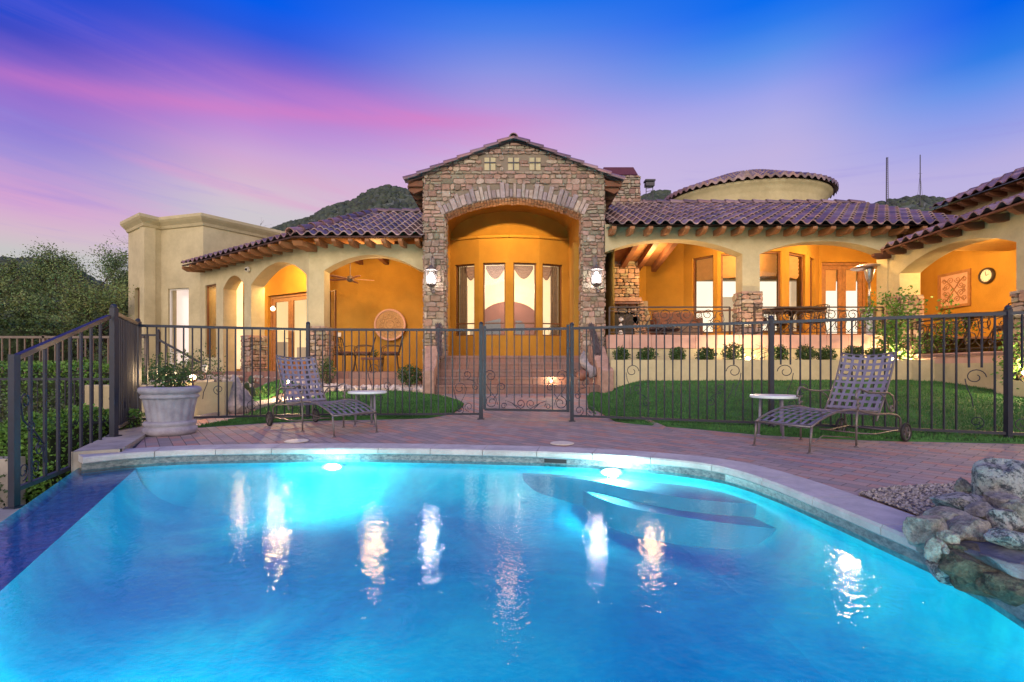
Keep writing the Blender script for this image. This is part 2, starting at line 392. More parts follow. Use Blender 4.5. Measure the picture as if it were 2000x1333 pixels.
# ================================================================ THE SETTING
ZW = -.12                                     # water level
INNER = [(-3.96,4.30),(-3.93,4.45),(-3.75,4.66),(-3.5,4.79),(-3.2,4.88),(-2.54,4.95),(-1.64,4.99),(-.9,4.94),(-.3,4.86),(.3,4.78),(.75,4.66),(1.1,4.53),(1.39,4.38),(1.6,4.24),(1.75,4.05),(1.83,3.8),(1.88,3.45),(1.91,2.9),(1.93,2.32),(1.90,2.0),(1.84,1.75),(1.9,1.3),(1.95,-1.6)]
WEIR_IN = [(-3.64,4.70),(-2.24,2.13),(-.6,-1.6)]
WEIR_OUT = [(-4.28,4.90),(-3.13,2.98),(-1.0,-1.6)]
def offset(pts, d):
    out = []
    for i, p in enumerate(pts):
        a = Vector(pts[max(i-1,0)]); b = Vector(pts[min(i+1,len(pts)-1)]); t = (b-a).normalized()
        out.append((p[0]-t.y*d, p[1]+t.x*d))
    return out
def inside(p, poly):
    x, y = p; c = False; j = len(poly)-1
    for i in range(len(poly)):
        xi, yi = poly[i]; xj, yj = poly[j]
        if (yi > y) != (yj > y) and x < (xj-xi)*(y-yi)/(yj-yi)+xi: c = not c
        j = i
    return c
OUTER = offset(INNER, .30)
POOLPOLY = WEIR_OUT + offset(INNER, .18)[::-1]

# ground: one sheet to the horizon, rising into hills
def hillz(x, y):
    r = sqrt(x*x+y*y)
    if y < 20 or r < 60: return 0
    u = x/y
    px = 1000+F*u
    prof = [(-3000,520),(-900,512),(0,506),(60,507),(130,520),(215,560),(260,520),(350,480),(430,462),(490,458),(530,450),(560,440),(610,428),(640,410),(680,400),(700,391),(727,376),(757,371),(785,375),(812,381),(850,400),(1000,440),(1150,420),(1230,400),(1275,384),(1305,381),(1350,400),(1450,430),(1560,440),(1680,410),(1735,398),(1790,391),(1850,394),(1900,400),(2100,430),(3000,480),(9000,600)]
    for (a, b), (c, d) in zip(prof, prof[1:]):
        if a <= px <= c: py = b+(d-b)*(px-a)/(c-a); break
    else: py = 600
    R0 = 190 if px < 230 else 330
    e = (HZ-py-12)/F*R0
    s = sm(r/sqrt(1+u*u)*1.0, R0*.32, R0)
    return e*s*(1 if y < R0 else max(.3, 1-(y-R0)/(R0*1.5))) + 1.5*noise.noise((x*.03, y*.03, 0))*s + 1.2*noise.noise((x*.11, y*.11, 3))*s
def ground():
    mb = MB(); xs = []; 
    # near grid
    def grid(xs, ys, fn, skip=None):
        idx = {}; vs = []; fs = []
        for j, y in enumerate(ys):
            for i, x in enumerate(xs): idx[i,j] = len(vs); vs.append((x, y, fn(x, y)))
        for j in range(len(ys)-1):
            for i in range(len(xs)-1):
                cx = (xs[i]+xs[i+1])/2; cy = (ys[j]+ys[j+1])/2
                if skip and skip(cx, cy): continue
                fs.append((idx[i,j], idx[i+1,j], idx[i+1,j+1], idx[i,j+1]))
        mb.add(vs, fs)
    def axis(a, b, fine):
        out = [v for v in a if v < fine[0]] + [fine[0]+(fine[1]-fine[0])*k/fine[2] for k in range(fine[2]+1)] + [v for v in b if v > fine[1]]
        return sorted(set(out))
    xs = axis([-1500,-900,-600,-420,-330,-280]+[-240+8*k for k in range(29)], [16+8*k for k in range(45)]+[420,520,700,1000,1600], (-14, 14, 56))
    ys = axis([-1500,-800,-400,-200,-100,-50,-25,-12,-6], [18,22,28,36,46]+[56+9*k for k in range(48)]+[540,700,1000,1600,2500], (-3, 15, 36))
    sk = lambda x, y: (-4.6 < x < 2.4 and -2.6 < y < 5.1)
    grid(xs, ys, lambda x, y: (gz(x, y) if abs(x) < 60 and y < 40 else (gz(max(-60,min(60,x)), min(y,40)))) - .06 + hillz(x, y), sk)
    o = mb.build('ground', 'ground', smooth=True, kind='structure')
    # hill slopes share the sheet: second material
    o.data.materials.append(M['hill'])
    for p in o.data.polygons:
        c = p.center
        if c.y > 55 or abs(c.x) > 55: p.material_index = 1
ground()

def scrub():
    """bushes on the far hillsides, too many to count"""
    mb = MB(); rnd = random.Random(5)
    def put(px0, px1, y0, y1, n, s0, s1):
        for _ in range(n):
            y = rnd.uniform(y0, y1); px = rnd.uniform(px0, px1); x = (px-1000)/F*y
            z = gz(max(-60,min(60,x)), 40)-.06+hillz(x, y); r = rnd.uniform(s0, s1)
            g = rnd.uniform(.55, 1.25); col = (g, g*rnd.uniform(.9,1.1), g*rnd.uniform(.8,1.1), 1)
            o = len(mb.v)
            n5 = 6; vs = [(x, y, z+r*1.0)]
            for k in range(n5):
                a = 2*pi*k/n5+rnd.random(); q = r*rnd.uniform(.6,1.1); vs.append((x+q*cos(a), y+q*sin(a)*.8, z+r*rnd.uniform(.3,.8)))
            for k in range(n5):
                a = 2*pi*k/n5; vs.append((x+r*.7*cos(a), y+r*.6*sin(a), z-r*.6))
            fs = [(0, 1+k, 1+(k+1)%n5) for k in range(n5)] + [(1+k, 1+n5+k, 1+n5+(k+1)%n5, 1+(k+1)%n5) for k in range(n5)]
            mb.add(vs, fs, col)
    put(430, 840, 150, 340, 5200, .9, 2.2)
    put(-40, 270, 65, 195, 3000, .7, 1.7)
    put(1255, 1310, 200, 335, 500, .9, 2.2); put(1700, 1900, 200, 335, 900, 1, 2.4)
    o = mb.build('hillside_scrub', 'scrub', smooth=True, kind='stuff'); 
scrub()

# deck of pavers (follows the slope of the path), with the pool cut out
def deck():
    mb = MB(); outer = offset(INNER, .2)[2:-1]
    # region A: rows from the coping edge outwards
    xs = [-5.5+.15*k for k in range(int((10+5.5)/.15)+1)]
    def y0(x):
        b = -9
        if x < -3.75: return 4.8+(-3.75-x)*1.6
        for (a, c), (d, e) in zip(outer, outer[1:]):
            lo, hi = min(a, d), max(a, d)
            if lo <= x <= hi and hi > lo: b = max(b, c+(e-c)*(x-a)/(d-a))
        return b if b > -9 else (4.7 if x < 0 else 1.2)
    vs = []; fs = []; n = 44
    for x in xs:
        a = y0(x)
        if x > 2.0: a = -1.5
        b = 10.4
        for j in range(n+1):
            y = a+(b-a)*j/n; vs.append((x, y, gz(x, y) if y > 5 else 0))
    for i in range(len(xs)-1):
        for j in range(n): fs.append((i*(n+1)+j, (i+1)*(n+1)+j, (i+1)*(n+1)+j+1, i*(n+1)+j+1))
    mb.add(vs, fs); mb.build('pool_deck', 'paver', smooth=True, kind='structure')
    mb = MB()
    for x0, x1, ya, yb in ((2.0-.02,2.1,2.3,4.0),): pass
deck()

# coping stones round the pool edge: individual slabs with joints
def coping():
    mb = MB(); inn = INNER[1:19]; out = offset(INNER, .31)[1:19]
    # resample
    def resample(p, n):
        L = [0]
        for a, b in zip(p, p[1:]): L.append(L[-1]+(Vector(a)-Vector(b)).length)
        r = []
        for k in range(n+1):
            t = L[-1]*k/n
            for i in range(len(p)-1):
                if L[i] <= t <= L[i+1]+1e-9:
                    q = (t-L[i])/(L[i+1]-L[i]); r.append(Vector(p[i]).lerp(Vector(p[i+1]), q)); break
        return r
    n = 72; A = resample(inn, n)
    T = [ (A[min(i+1,n)]-A[max(i-1,0)]).normalized() for i in range(n+1)]
    N = [Vector((-t.y, t.x)) for t in T]
    step = 5
    for k in range(0, n, step):
        i0, i1 = k, min(k+step, n); prof = [(.20,-.058),(.012,-.058),(0,-.048),(0,-.012),(.012,.004),(.31,.006),(.31,-.05)]
        rows = []
        for i in range(i0, i1+1):
            p = A[i]; 
            if i == i0: p = p+T[i]*.003
            if i == i1: p = p-T[i]*.003
            rows.append([(p.x+N[i].x*d, p.y+N[i].y*d, z) for d, z in prof])
        vs = [v for r in rows for v in r]; m = len(prof); fs = []
        for r in range(len(rows)-1):
            for c in range(m-1): fs.append((r*m+c, r*m+c+1, (r+1)*m+c+1, (r+1)*m+c))
        fs.append(tuple(range(m))); fs.append(tuple((len(rows)-1)*m+c for c in range(m))[::-1])
        g = .9+.2*random.random(); mb.add(vs, fs)
    mb.build('pool_coping', 'coping', kind='structure')
    # tiled wall just under the coping, down to the water and below
    mb = MB(); prof = [(.05,-.05),(.045,-.125),(.05,-.15),(.04,-.30),(.0,-.38),(-.08,-.46),(-.22,-.52),(-.45,-.545),(-.7,-.56)]
    allp = resample(INNER[1:19], 80)+[Vector(p) for p in INNER[19:]]
    n2 = len(allp); T = [(allp[min(i+1,n2-1)]-allp[max(i-1,0)]).normalized() for i in range(n2)]
    tile = MB(); pl = MB(); pw_ = MB()
    for mbx, pr in ((tile, prof[:3]), (pw_, prof[2:])):
        vs = []; m = len(pr)
        for i, p in enumerate(allp):
            N_ = Vector((-T[i].y, T[i].x))
            for d, z in pr: vs.append((p.x+N_.x*d, p.y+N_.y*d, z))
        mbx.add(vs, [(r*m+c, r*m+c+1, (r+1)*m+c+1, (r+1)*m+c) for r in range(n2-1) for c in range(m-1)])
    pw_.build('pool_basin', 'plaster', smooth=True, kind='structure')
    tile.build('pool_wall_tile', 'pool_tile', kind='structure')
    # floor
    # basin: walls, floor, the sloped side under the weir
    fl = []; fz = -.55
    pl.add([(-4.3,-1.65,fz),(2.2,-1.65,fz),(2.2,5.2,fz),(-4.3,5.2,fz)], [(0,1,2,3)])
    a = WEIR_IN; sl = MB(); pr = [(0,ZW-.035),(.02,-.22),(.05,-.30),(.11,-.38),(.20,-.45),(.34,-.50),(.52,-.53),(.75,-.545),(1.1,-.556)]
    A_ = []
    for (p, q) in zip(a, a[1:]):
        for k in range(12): A_.append((p[0]+(q[0]-p[0])*k/12, p[1]+(q[1]-p[1])*k/12))
    vs = [(p[0]+o*.87, p[1]+o*.5, z) for p in A_ for o, z in pr]; m = len(pr)
    sl.add(vs, [(i*m+k,(i+1)*m+k,(i+1)*m+k+1,i*m+k+1) for i in range(len(A_)-1) for k in range(m-1)]); sl.build('pool_basin', 'plaster', smooth=True, kind='structure')
    pl.quad((-.7,-1.6,0),(2.2,-1.6,0),(2.2,-1.6,fz),(-.7,-1.6,fz))
    pl.build('pool_basin', 'plaster', kind='structure')
    # weir: dark tiled top of the vanishing edge
    wb = MB(); o = WEIR_OUT
    for i in range(len(a)-1):
        wb.quad((a[i][0],a[i][1],ZW-.035),(o[i][0],o[i][1],ZW-.05),(o[i+1][0],o[i+1][1],ZW-.05),(a[i+1][0],a[i+1][1],ZW-.035))
        wb.quad((o[i][0],o[i][1],ZW-.002),(o[i][0]-.03,o[i][1]-.02,ZW-.03),(o[i+1][0]-.03,o[i+1][1]-.02,ZW-.03),(o[i+1][0],o[i+1][1],ZW-.002))
        wb.quad((o[i][0]-.03,o[i][1]-.02,ZW-.03),(o[i][0]-.05,o[i][1]-.03,-1.4),(o[i+1][0]-.05,o[i+1][1]-.03,-1.4),(o[i+1][0]-.03,o[i+1][1]-.02,ZW-.03))
        for k in range(1): wb.quad((o[i][0]+.05,o[i][1]+.03,ZW-.05),(o[i][0],o[i][1],ZW-.002),(o[i+1][0],o[i+1][1],ZW-.002),(o[i+1][0]+.05,o[i+1][1]+.03,ZW-.05))
    wb.build('pool_weir', 'weir', kind='structure')
    # water sheet
    wt = MB(); o = WEIR_OUT; P = [(o[0][0],o[0][1],ZW),(o[1][0],o[1][1],ZW),(o[2][0],o[2][1],ZW),(2.3,-1.6,ZW),(2.3,2.98,ZW),(2.3,5.25,ZW),(-4.0,5.25,ZW)]
    wt.add(P, [(1,2,3,4),(0,1,4,5,6)]); wt.build('pool_water', 'water', kind='structure')
    # two curved entry steps in the far corner
    def shelf(path, z, zb, nm):
        mb = MB(); bm = bmesh.new(); vs = [bm.verts.new((x, y, z)) for x, y in path]; f = bm.faces.new(vs)
        bm.normal_update()
        if f.normal.z < 0: f.normal_flip()
        r = bmesh.ops.extrude_face_region(bm, geom=[f]); 
        for e in r['geom']:
            if isinstance(e, bmesh.types.BMVert): e.co.z = zb
        me = bpy.data.meshes.new(nm); bm.to_mesh(me); me.materials.append(M['plaster_step_lit']); me.materials.append(M['plaster_riser_shade'])
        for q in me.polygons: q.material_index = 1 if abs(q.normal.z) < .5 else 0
        o = bpy.data.objects.new(nm, me); COL.objects.link(o); o['kind'] = 'structure'
    # outline curves (seen through the water)
    c1 = [(.02,4.90),(.25,4.77),(.50,4.66),(.72,4.55),(.90,4.38),(1.02,4.22),(1.26,4.0),(1.45,3.89),(1.61,3.82),(1.98,3.72)]
    c2 = [(.46,4.88),(.60,4.72),(.68,4.55),(.76,4.34),(.87,4.12),(1.03,3.95),(1.21,3.83),(1.53,3.64),(1.98,3.46)]
    def smooth(p):
        for _ in range(2):
            q = [p[0]]
            for u, v in zip(p, p[1:]): q += [(u[0]*.75+v[0]*.25, u[1]*.75+v[1]*.25), (u[0]*.25+v[0]*.75, u[1]*.25+v[1]*.75)]
            p = q+[p[-1]]
        return p
    wall = [(1.98,4.3),(1.3,4.75),(.7,4.95)]
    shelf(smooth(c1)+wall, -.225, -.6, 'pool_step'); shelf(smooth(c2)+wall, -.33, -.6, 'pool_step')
mat('weir', (.22,.92,.88), .35, var=.5, vscale=14, color2=(.08,.50,.55))
coping()

# concrete kerb carrying the side fence
def kerbs():
    mb = MB(); pts = [(-3.99,4.66),(-4.15,4.95),(-4.52,5.65),(-4.9,6.3),(-5.3,7.05)]
    for (a, b), (c, d) in zip(pts, pts[1:]):
        t = Vector((c-a, d-b)).normalized(); n = Vector((-t.y, t.x))
        P = lambda q, o, z: (q[0]+n.x*o, q[1]+n.y*o, z)
        A, B = (a,b), (c,d)
        z = .035
        for (o0, z0, o1, z1) in ((-.20,-.05,-.20,z),(-.20,z,.17,z),(.17,z,.17,-1.2)):
            mb.quad(P(A,o0,z0), P(B,o0,z0), P(B,o1,z1), P(A,o1,z1))
    mb.quad((-4.15,4.58,.035),(-3.82,4.74,.035),(-3.82,4.74,-.2),(-4.15,4.58,-.2))
    o = mb.build('fence_kerb', 'kerb', kind='structure')
    # paving under the lawn's edge: a pale edging strip at the gravel bed
kerbs()

# gravel patch by the waterfall rocks
def pebbles(name, region, n, smin, smax, cols, zf, seed):
    mb = MB(); rnd = random.Random(seed); xs = [p[0] for p in region]; ys = [p[1] for p in region]; k = 0
    while k < n:
        x = rnd.uniform(min(xs), max(xs)); y = rnd.uniform(min(ys), max(ys))
        if not inside((x, y), region): continue
        k += 1; r = rnd.uniform(smin, smax); z = zf(x, y)+r*.3; a = rnd.uniform(0, 6.28); c = rnd.choice(cols); g = rnd.uniform(.7,1.2)
        vs = [(x, y, z+r*.6)]
        for q in range(5):
            b = a+q*2*pi/5; e = r*rnd.uniform(.7,1.2); vs.append((x+e*cos(b), y+e*.7*sin(b), z+r*rnd.uniform(-.1,.3)))
        for q in range(5):
            b = a+q*2*pi/5; vs.append((x+r*.6*cos(b), y+r*.5*sin(b), z-r*.8))
        mb.add(vs, [(0,1+q,1+(q+1)%5) for q in range(5)]+[(1+q,6+q,6+(q+1)%5,1+(q+1)%5) for q in range(5)], (c[0]*g,c[1]*g,c[2]*g,1))
    o = mb.build(name, 'pebble', kind='stuff'); return o
gp = [(2.24,3.15),(2.24,2.15),(2.7,1.6),(4.2,1.6),(4.2,3.25),(3.6,3.42),(2.9,3.40),(2.5,3.3)]
base = MB(); base.add([(x, y, .012) for x, y in gp], [tuple(range(len(gp)))]); base.build('gravel_bed', 'pebble_base' if 'pebble_base' in M else mat('pebble_base', (.20,.18,.16), 1, var=.5, vscale=40, bump=1, bscale=80), kind='structure')
pebbles('gravel', gp, 9500, .006, .012, [(.48,.46,.43),(.38,.35,.33),(.30,.28,.27),(.5,.44,.36)], lambda x, y: .014, 3)

# artificial lawns, draped over the slope
def lawn(name, bot, top, n, seed, dz=.022):
    def ev(p, x):
        for (a, b), (c, d) in zip(p, p[1:]):
            if a <= x <= c: return b+(d-b)*(x-a)/(c-a)
        return p[0][1] if x < p[0][0] else p[-1][1]
    x0 = max(bot[0][0], top[0][0]); x1 = min(bot[-1][0], top[-1][0]); mb = MB(); nx = int((x1-x0)/.12)+1; ny = 30; vs = []; fs = []
    for i in range(nx+1):
        x = x0+(x1-x0)*i/nx; a, b = ev(bot, x), ev(top, x); b = max(a+.002, b)
        for j in range(ny+1):
            y = a+(b-a)*j/ny; vs.append((x, y, gz(x, y)+dz))
    for i in range(nx):
        for j in range(ny): fs.append((i*(ny+1)+j, (i+1)*(ny+1)+j, (i+1)*(ny+1)+j+1, i*(ny+1)+j+1))
    # skirt down
    mb.add(vs, fs)
    for i in range(nx):
        for j in (0, ny):
            a = vs[i*(ny+1)+j]; b = vs[(i+1)*(ny+1)+j]; mb.quad(a, b, (b[0],b[1],b[2]-.05), (a[0],a[1],a[2]-.05))
    mb.build(name, 'turf', smooth=True, kind='structure')
    g = MB(); rnd = random.Random(seed)
    for _ in range(n):
        x = rnd.uniform(x0, x1); a, b = ev(bot, x), ev(top, x)
        if b-a < .03: continue
        y = a+(b-a)*rnd.random()**1.25; z = gz(x, y)+dz; h = rnd.uniform(.018, .04); q = rnd.uniform(0, 3.14); wv = .007
        dx, dy = cos(q)*wv, sin(q)*wv; lx, ly = rnd.uniform(-.014,.014), rnd.uniform(-.014,.014); k = rnd.uniform(.6,1.5)
        g.add([(x-dx,y-dy,z-.004),(x+dx,y+dy,z-.004),(x+lx,y+ly,z+h)], [(0,1,2)], (k,k,k*.9,1))
    g.build('turf_pile', 'blade', kind='stuff')
GP = lambda *a: [G(*p) for p in a]
rb = GP((1143,787),(1150,800),(1165,814),(1195,823),(1240,829),(1360,839),(1480,850),(1600,857),(1720,862),(2000,868))
rb = sorted(rb+[(7.5,4.9),(9.5,4.9)]); 
rt = [(rb[0][0], rb[0][1]+.01)] + GP((1146,776),(1155,769),(1172,763),(1192,760)) + [(2.25,10.3),(3.0,10.5),(9.5,10.5)]
rt = sorted(rt)
lawn('lawn', rb, rt, 60000, 11)
lb = sorted(GP((385,836),(500,828),(600,823),(700,821),(840,817),(885,809),(900,799),(905,793)))
lt = sorted([G(386,820),G(450,806),G(553,789),G(600,781),G(640,768)]+GP((700,766),(760,765),(830,770),(870,777),(895,785)))+[(lb[-1][0]+.001, lb[-1][1]+.01)]
lawn('lawn', lb, lt, 26000, 12)
lb2 = sorted(GP((392,800),(440,785),(520,781),(580,771)))
lt2 = sorted(GP((392,740),(450,738.5),(520,739),(560,744),(600,752)))
lawn('lawn', lb2, lt2, 9000, 13, .03)

# gravel bed with boulder, and white river stones at the foot of the left porch
bed = GP((386,820),(450,806),(553,789),(600,781),(590,772),(520,783),(440,787),(392,802))
pebbles('gravel', bed, 1500, .015, .04, [(.55,.52,.47),(.4,.37,.33)], lambda x, y: gz(x, y)-.02, 4)
mb = MB(); e = GP((386,821),(450,807),(553,790),(600,782),(640,769))
for a, b in zip(e, e[1:]): mb.bar((a[0],a[1],gz(*a)+.03),(b[0],b[1],gz(*b)+.03), .07, .06)
mb.build('lawn_edging', 'kerb', kind='structure')
sr = [(-3.9,10.6),(-2.1,10.5),(-1.75,10.45),(-1.8,11.3),(-2.2,11.6),(-5.2,11.7),(-4.9,11.0)]
pebbles('river_stones', sr, 420, .05, .12, [(.62,.56,.52),(.55,.45,.40),(.7,.64,.6)], lambda x, y: gz(x, y)+.02, 6)
pebbles('river_stones', [(-8.3,11.7),(-5.2,11.3),(-4.8,11.65),(-9.6,14.6)], 200, .04, .09, [(.5,.45,.4)], lambda x, y: gz(x, y), 8)
# ================================================================ THE HOUSE
HOUSE = E('house', 'Mediterranean house of cream stucco with plum tiled roofs, lit arcades and a stone gabled entry', 'house', (0, 12, 0))
HP = HOUSE
def hb(mb, name, mat, parent=None, **k):
    """a part of the house (the house's empty stands at y = 12)"""
    p = parent if parent is not None else HOUSE
    o = mb.build(name, mat, p, **k)
    o.matrix_parent_inverse = Matrix.Identity(4)
    if p is HOUSE: o.location = (0, -12, 0)
    return o

class Fr:
    """upright wall frame: origin, direction along the wall, outward normal"""
    def __init__(s, a, b, flip=False):
        s.o = Vector((a[0], a[1], 0)); d = Vector((b[0]-a[0], b[1]-a[1], 0)); s.L = d.length; s.d = d.normalized()
        s.n = Vector((s.d.y, -s.d.x, 0)) * (-1 if flip else 1)
    def P(s, x, z, off=0): return s.o + s.d*x + s.n*off + Vector((0,0,z))
def wall(mb, fr, zb, zt, th, ops=(), x0=0, x1=None, seg=.12, caps=True):
    """solid wall with openings (xa, xb, bottom fn, top fn)"""
    x1 = fr.L if x1 is None else x1
    zt_ = zt if callable(zt) else (lambda x: zt)
    bps = {x0, x1}
    for (a, b, fb, ft) in ops:
        n = 1 if not callable(ft) else max(8, int((b-a)/seg))
        for k in range(n+1): bps.add(max(x0, min(x1, a+(b-a)*k/n)))
    if callable(zt):
        n = int((x1-x0)/.4)+1
        for k in range(n+1): bps.add(x0+(x1-x0)*k/n)
    bps = sorted(bps); bps = [b for i, b in enumerate(bps) if i == 0 or b-bps[i-1] > 1e-5]
    cl = lambda f, x: f(x) if callable(f) else f
    for xa, xb in zip(bps, bps[1:]):
        xm = (xa+xb)/2; op = [o for o in ops if o[0] < xm < o[1]]
        op.sort(key=lambda o: cl(o[2], xm))
        lo = (zb, zb); ivs = []
        for o in op:
            ob = (cl(o[2], xa), cl(o[2], xb)); ot = (cl(o[3], xa), cl(o[3], xb))
            if ob[0] > lo[0]+1e-4: ivs.append((lo, ob, False, True))
            lo = ot
        ivs.append((lo, (zt_(xa), zt_(xb)), bool(op), True))
        for (l, h, under, top) in ivs:
            P = fr.P
            mb.quad(P(xa,l[0]), P(xb,l[1]), P(xb,h[1]), P(xa,h[0]))
            mb.quad(P(xb,l[1],-th), P(xa,l[0],-th), P(xa,h[0],-th), P(xb,h[1],-th))
            if under: mb.quad(P(xa,l[0],-th), P(xb,l[1],-th), P(xb,l[1]), P(xa,l[0]))
            if top: mb.quad(P(xa,h[0]), P(xb,h[1]), P(xb,h[1],-th), P(xa,h[0],-th))
    for (a, b, fb, ft) in ops:
        for x, s in ((a, 1), (b, -1)):
            if x <= x0+1e-4 or x >= x1-1e-4: continue
            l, h = cl(fb, x), cl(ft, x)
            q = [fr.P(x,l), fr.P(x,h), fr.P(x,h,-th), fr.P(x,l,-th)]
            mb.quad(*(q if s > 0 else q[::-1]))
    if caps:
        for x in (x0, x1):
            l, h = zb, zt_(x)
            if not any(a <= x <= b for a, b, *_ in ops): mb.quad(fr.P(x,l), fr.P(x,h), fr.P(x,h,-th), fr.P(x,l,-th))
def arch(a, b, spring, rise, p=2.0):
    m = (a+b)/2; hw = (b-a)/2
    return lambda x: spring + rise*max(0, 1-abs((x-m)/hw)**p)

STONES = [(.44,.30,.23),(.38,.29,.21),(.46,.34,.27),(.33,.25,.20),(.50,.32,.25),(.40,.35,.27),(.38,.24,.19),(.50,.41,.33),(.45,.30,.25),(.32,.29,.21)]
def clip(poly, a, b, c):
    """keep a*x+b*z <= c"""
    out = []
    for i, p in enumerate(poly):
        q = poly[(i+1) % len(poly)]; dp = a*p[0]+b*p[1]-c; dq = a*q[0]+b*q[1]-c
        if dp <= 0: out.append(p)
        if dp*dq < 0: t = dp/(dp-dq); out.append((p[0]+(q[0]-p[0])*t, p[1]+(q[1]-p[1])*t))
    return out
def stone_poly(mb, fr, poly, h, rnd, off=0, col=None):
    if len(poly) < 3: return
    A = sum(poly[i][0]*poly[(i+1)%len(poly)][1]-poly[(i+1)%len(poly)][0]*poly[i][1] for i in range(len(poly)))/2
    if abs(A) < .0006: return
    if A < 0: poly = poly[::-1]
    cx = sum(p[0] for p in poly)/len(poly); cz = sum(p[1] for p in poly)/len(poly); n = len(poly)
    c = col or rnd.choice(STONES); g = rnd.uniform(.76, 1.16); c = (c[0]*g, c[1]*g, c[2]*g*rnd.uniform(.93,1.07), 1)
    vs = []
    tx, tz = rnd.uniform(-.25,.25), rnd.uniform(-.25,.25)
    for k, (s, d) in enumerate(((1,0),(1,.62),(.86,1.0))):
        for p in poly:
            q = h*d*(1+ (tx*(p[0]-cx)/.15+tz*(p[1]-cz)/.1 if k == 2 else 0)) + off
            vs.append(fr.P(cx+(p[0]-cx)*s, cz+(p[1]-cz)*s, q))
    vs.append(fr.P(cx, cz, off+h*1.08)); fs = []
    for k in range(2):
        for i in range(n): j = (i+1)%n; fs.append((k*n+i, k*n+j, (k+1)*n+j, (k+1)*n+i))
    for i in range(n): fs.append((2*n+i, 2*n+(i+1)%n, 3*n))
    mb.add(vs, fs, c)
def rubble(mb, fr, x0, x1, z0, z1, planes=(), skip=None, seed=1, hmin=.055, hmax=.17, wmin=.09, wmax=.30, depth=.030, gap=.009):
    rnd = random.Random(seed); z = z0
    while z < z1-.02:
        h = min(rnd.uniform(hmin, hmax), z1-z)
        if z1-z-h < .04: h = z1-z
        x = x0-rnd.uniform(0,.1)
        while x < x1:
            w_ = rnd.uniform(wmin, wmax)*(1 if h < .13 else .85); xe = min(x+w_, x1) if x1-(x+w_) > .05 else x1
            cells = [(max(x,x0), z, xe, z+h)]
            if h > .12 and rnd.random() < .35:
                s = z+h*rnd.uniform(.38,.62); cells = [(max(x,x0), z, xe, s), (max(x,x0), s, xe, z+h)]
            for (a, b, c, d) in cells:
                j = lambda s=.014: rnd.uniform(-s, s)
                g = gap/2+rnd.uniform(0,.004)
                if c-a < .04: continue
                r = min(.03, (d-b)*.28, (c-a)*.28)*rnd.uniform(.4,1.3)
                a_, c_, b_, d_ = a+g, c-g, b+g, d-g
                ex = .012
                poly = [(a_+r,b_+j(ex)),( (a_+c_)/2,b_+j(ex)),(c_-r,b_+j(ex)),(c_+j(ex)*.5,b_+r),(c_+j(ex)*.5,d_-r),(c_-r,d_+j(ex)),((a_+c_)/2,d_+j(ex)),(a_+r,d_+j(ex)),(a_+j(ex)*.5,d_-r),(a_+j(ex)*.5,b_+r)]
                if skip and (skip((a+c)/2, (b+d)/2) or skip(a+.03, b+.02) or skip(c-.03, b+.02)or skip((a+c)/2, b+.02)): continue
                for pl in planes: poly = clip(poly, *pl) if poly else poly
                stone_poly(mb, fr, poly, depth*rnd.uniform(.6,1.5), rnd)
            x = xe
            if x >= x1-1e-4: break
        z += h

TILES = [(.25,.135,.125),(.20,.115,.115),(.30,.165,.145),(.15,.09,.10),(.26,.165,.165),(.21,.13,.14),(.34,.22,.21)]
def tile_roof(mb, e0, e1, zed, pitch, smax, smin=None, pw=.27, row=.36, seed=1, inward=None):
    """barrel tile roof: eave from e0 to e1 at height zed, rising at pitch inwards. smax(x): plan length of slope at distance x along the eave"""
    rnd = random.Random(seed)
    a = Vector((e0[0],e0[1],0)); d = Vector((e1[0]-e0[0], e1[1]-e0[1], 0)); L = d.length; d.normalize()
    u = Vector((-d.y, d.x, 0))
    if inward is not None and u.dot(Vector((inward[0],inward[1],0))) < 0: u = -u
    nt_ = int(L/pw); pw = L/nt_; sub = 8
    for i in range(nt_):
        x0_, x1_ = i*pw, (i+1)*pw; P = lambda x, s: a+d*x+u*s+Vector((0,0,zed+pitch*s-.012)); S0, S1 = max(0,smax(x0_+1e-4)), max(0,smax(x1_-1e-4))
        mb.quad(P(x0_,.03), P(x1_,.03), P(x1_,max(.03,S1)), P(x0_,max(.03,S0)), (.10,.05,.045,1))
    for i in range(nt_):
        xm = (i+.5)*pw; S = smax(xm); s0 = smin(xm) if smin else 0; nr = int(math.ceil((S-s0)/row)) if S > s0 else 0
        for r in range(nr):
            sa = s0+r*row-.0; sb = min(s0+(r+1)*row+.04, S+.02)
            if sb <= sa: continue
            c = rnd.choice(TILES); g = rnd.uniform(.8,1.25); c = (c[0]*g,c[1]*g,c[2]*g,1); vs = []
            for (s, lift) in ((sa-.005, .062), (sb, .006)):
                for k in range(sub+1):
                    t = k/sub; x = xm-pw/2+t*pw
                    h = .068*(sin(pi*t/.62) if t < .62 else -.35*sin(pi*(t-.62)/.38)) if True else 0
                    smx = min(s, smax(x))if smin is None else s
                    vs.append(a+d*x+u*s+Vector((0,0,zed+pitch*s+h+lift)))
            for k in range(sub+1):   # front lip
                t = k/sub; x = xm-pw/2+t*pw; h = .068*(sin(pi*t/.62) if t < .62 else -.35*sin(pi*(t-.62)/.38))
                vs.append(a+d*x+u*(sa-.005)+Vector((0,0,zed+pitch*sa+h+.062-.030)))
            m = sub+1
            fs = [(k, k+1, m+k+1, m+k) for k in range(sub)] + [(2*m+k, 2*m+k+1, k+1, k) for k in range(sub)]
            mb.add(vs, fs, c)
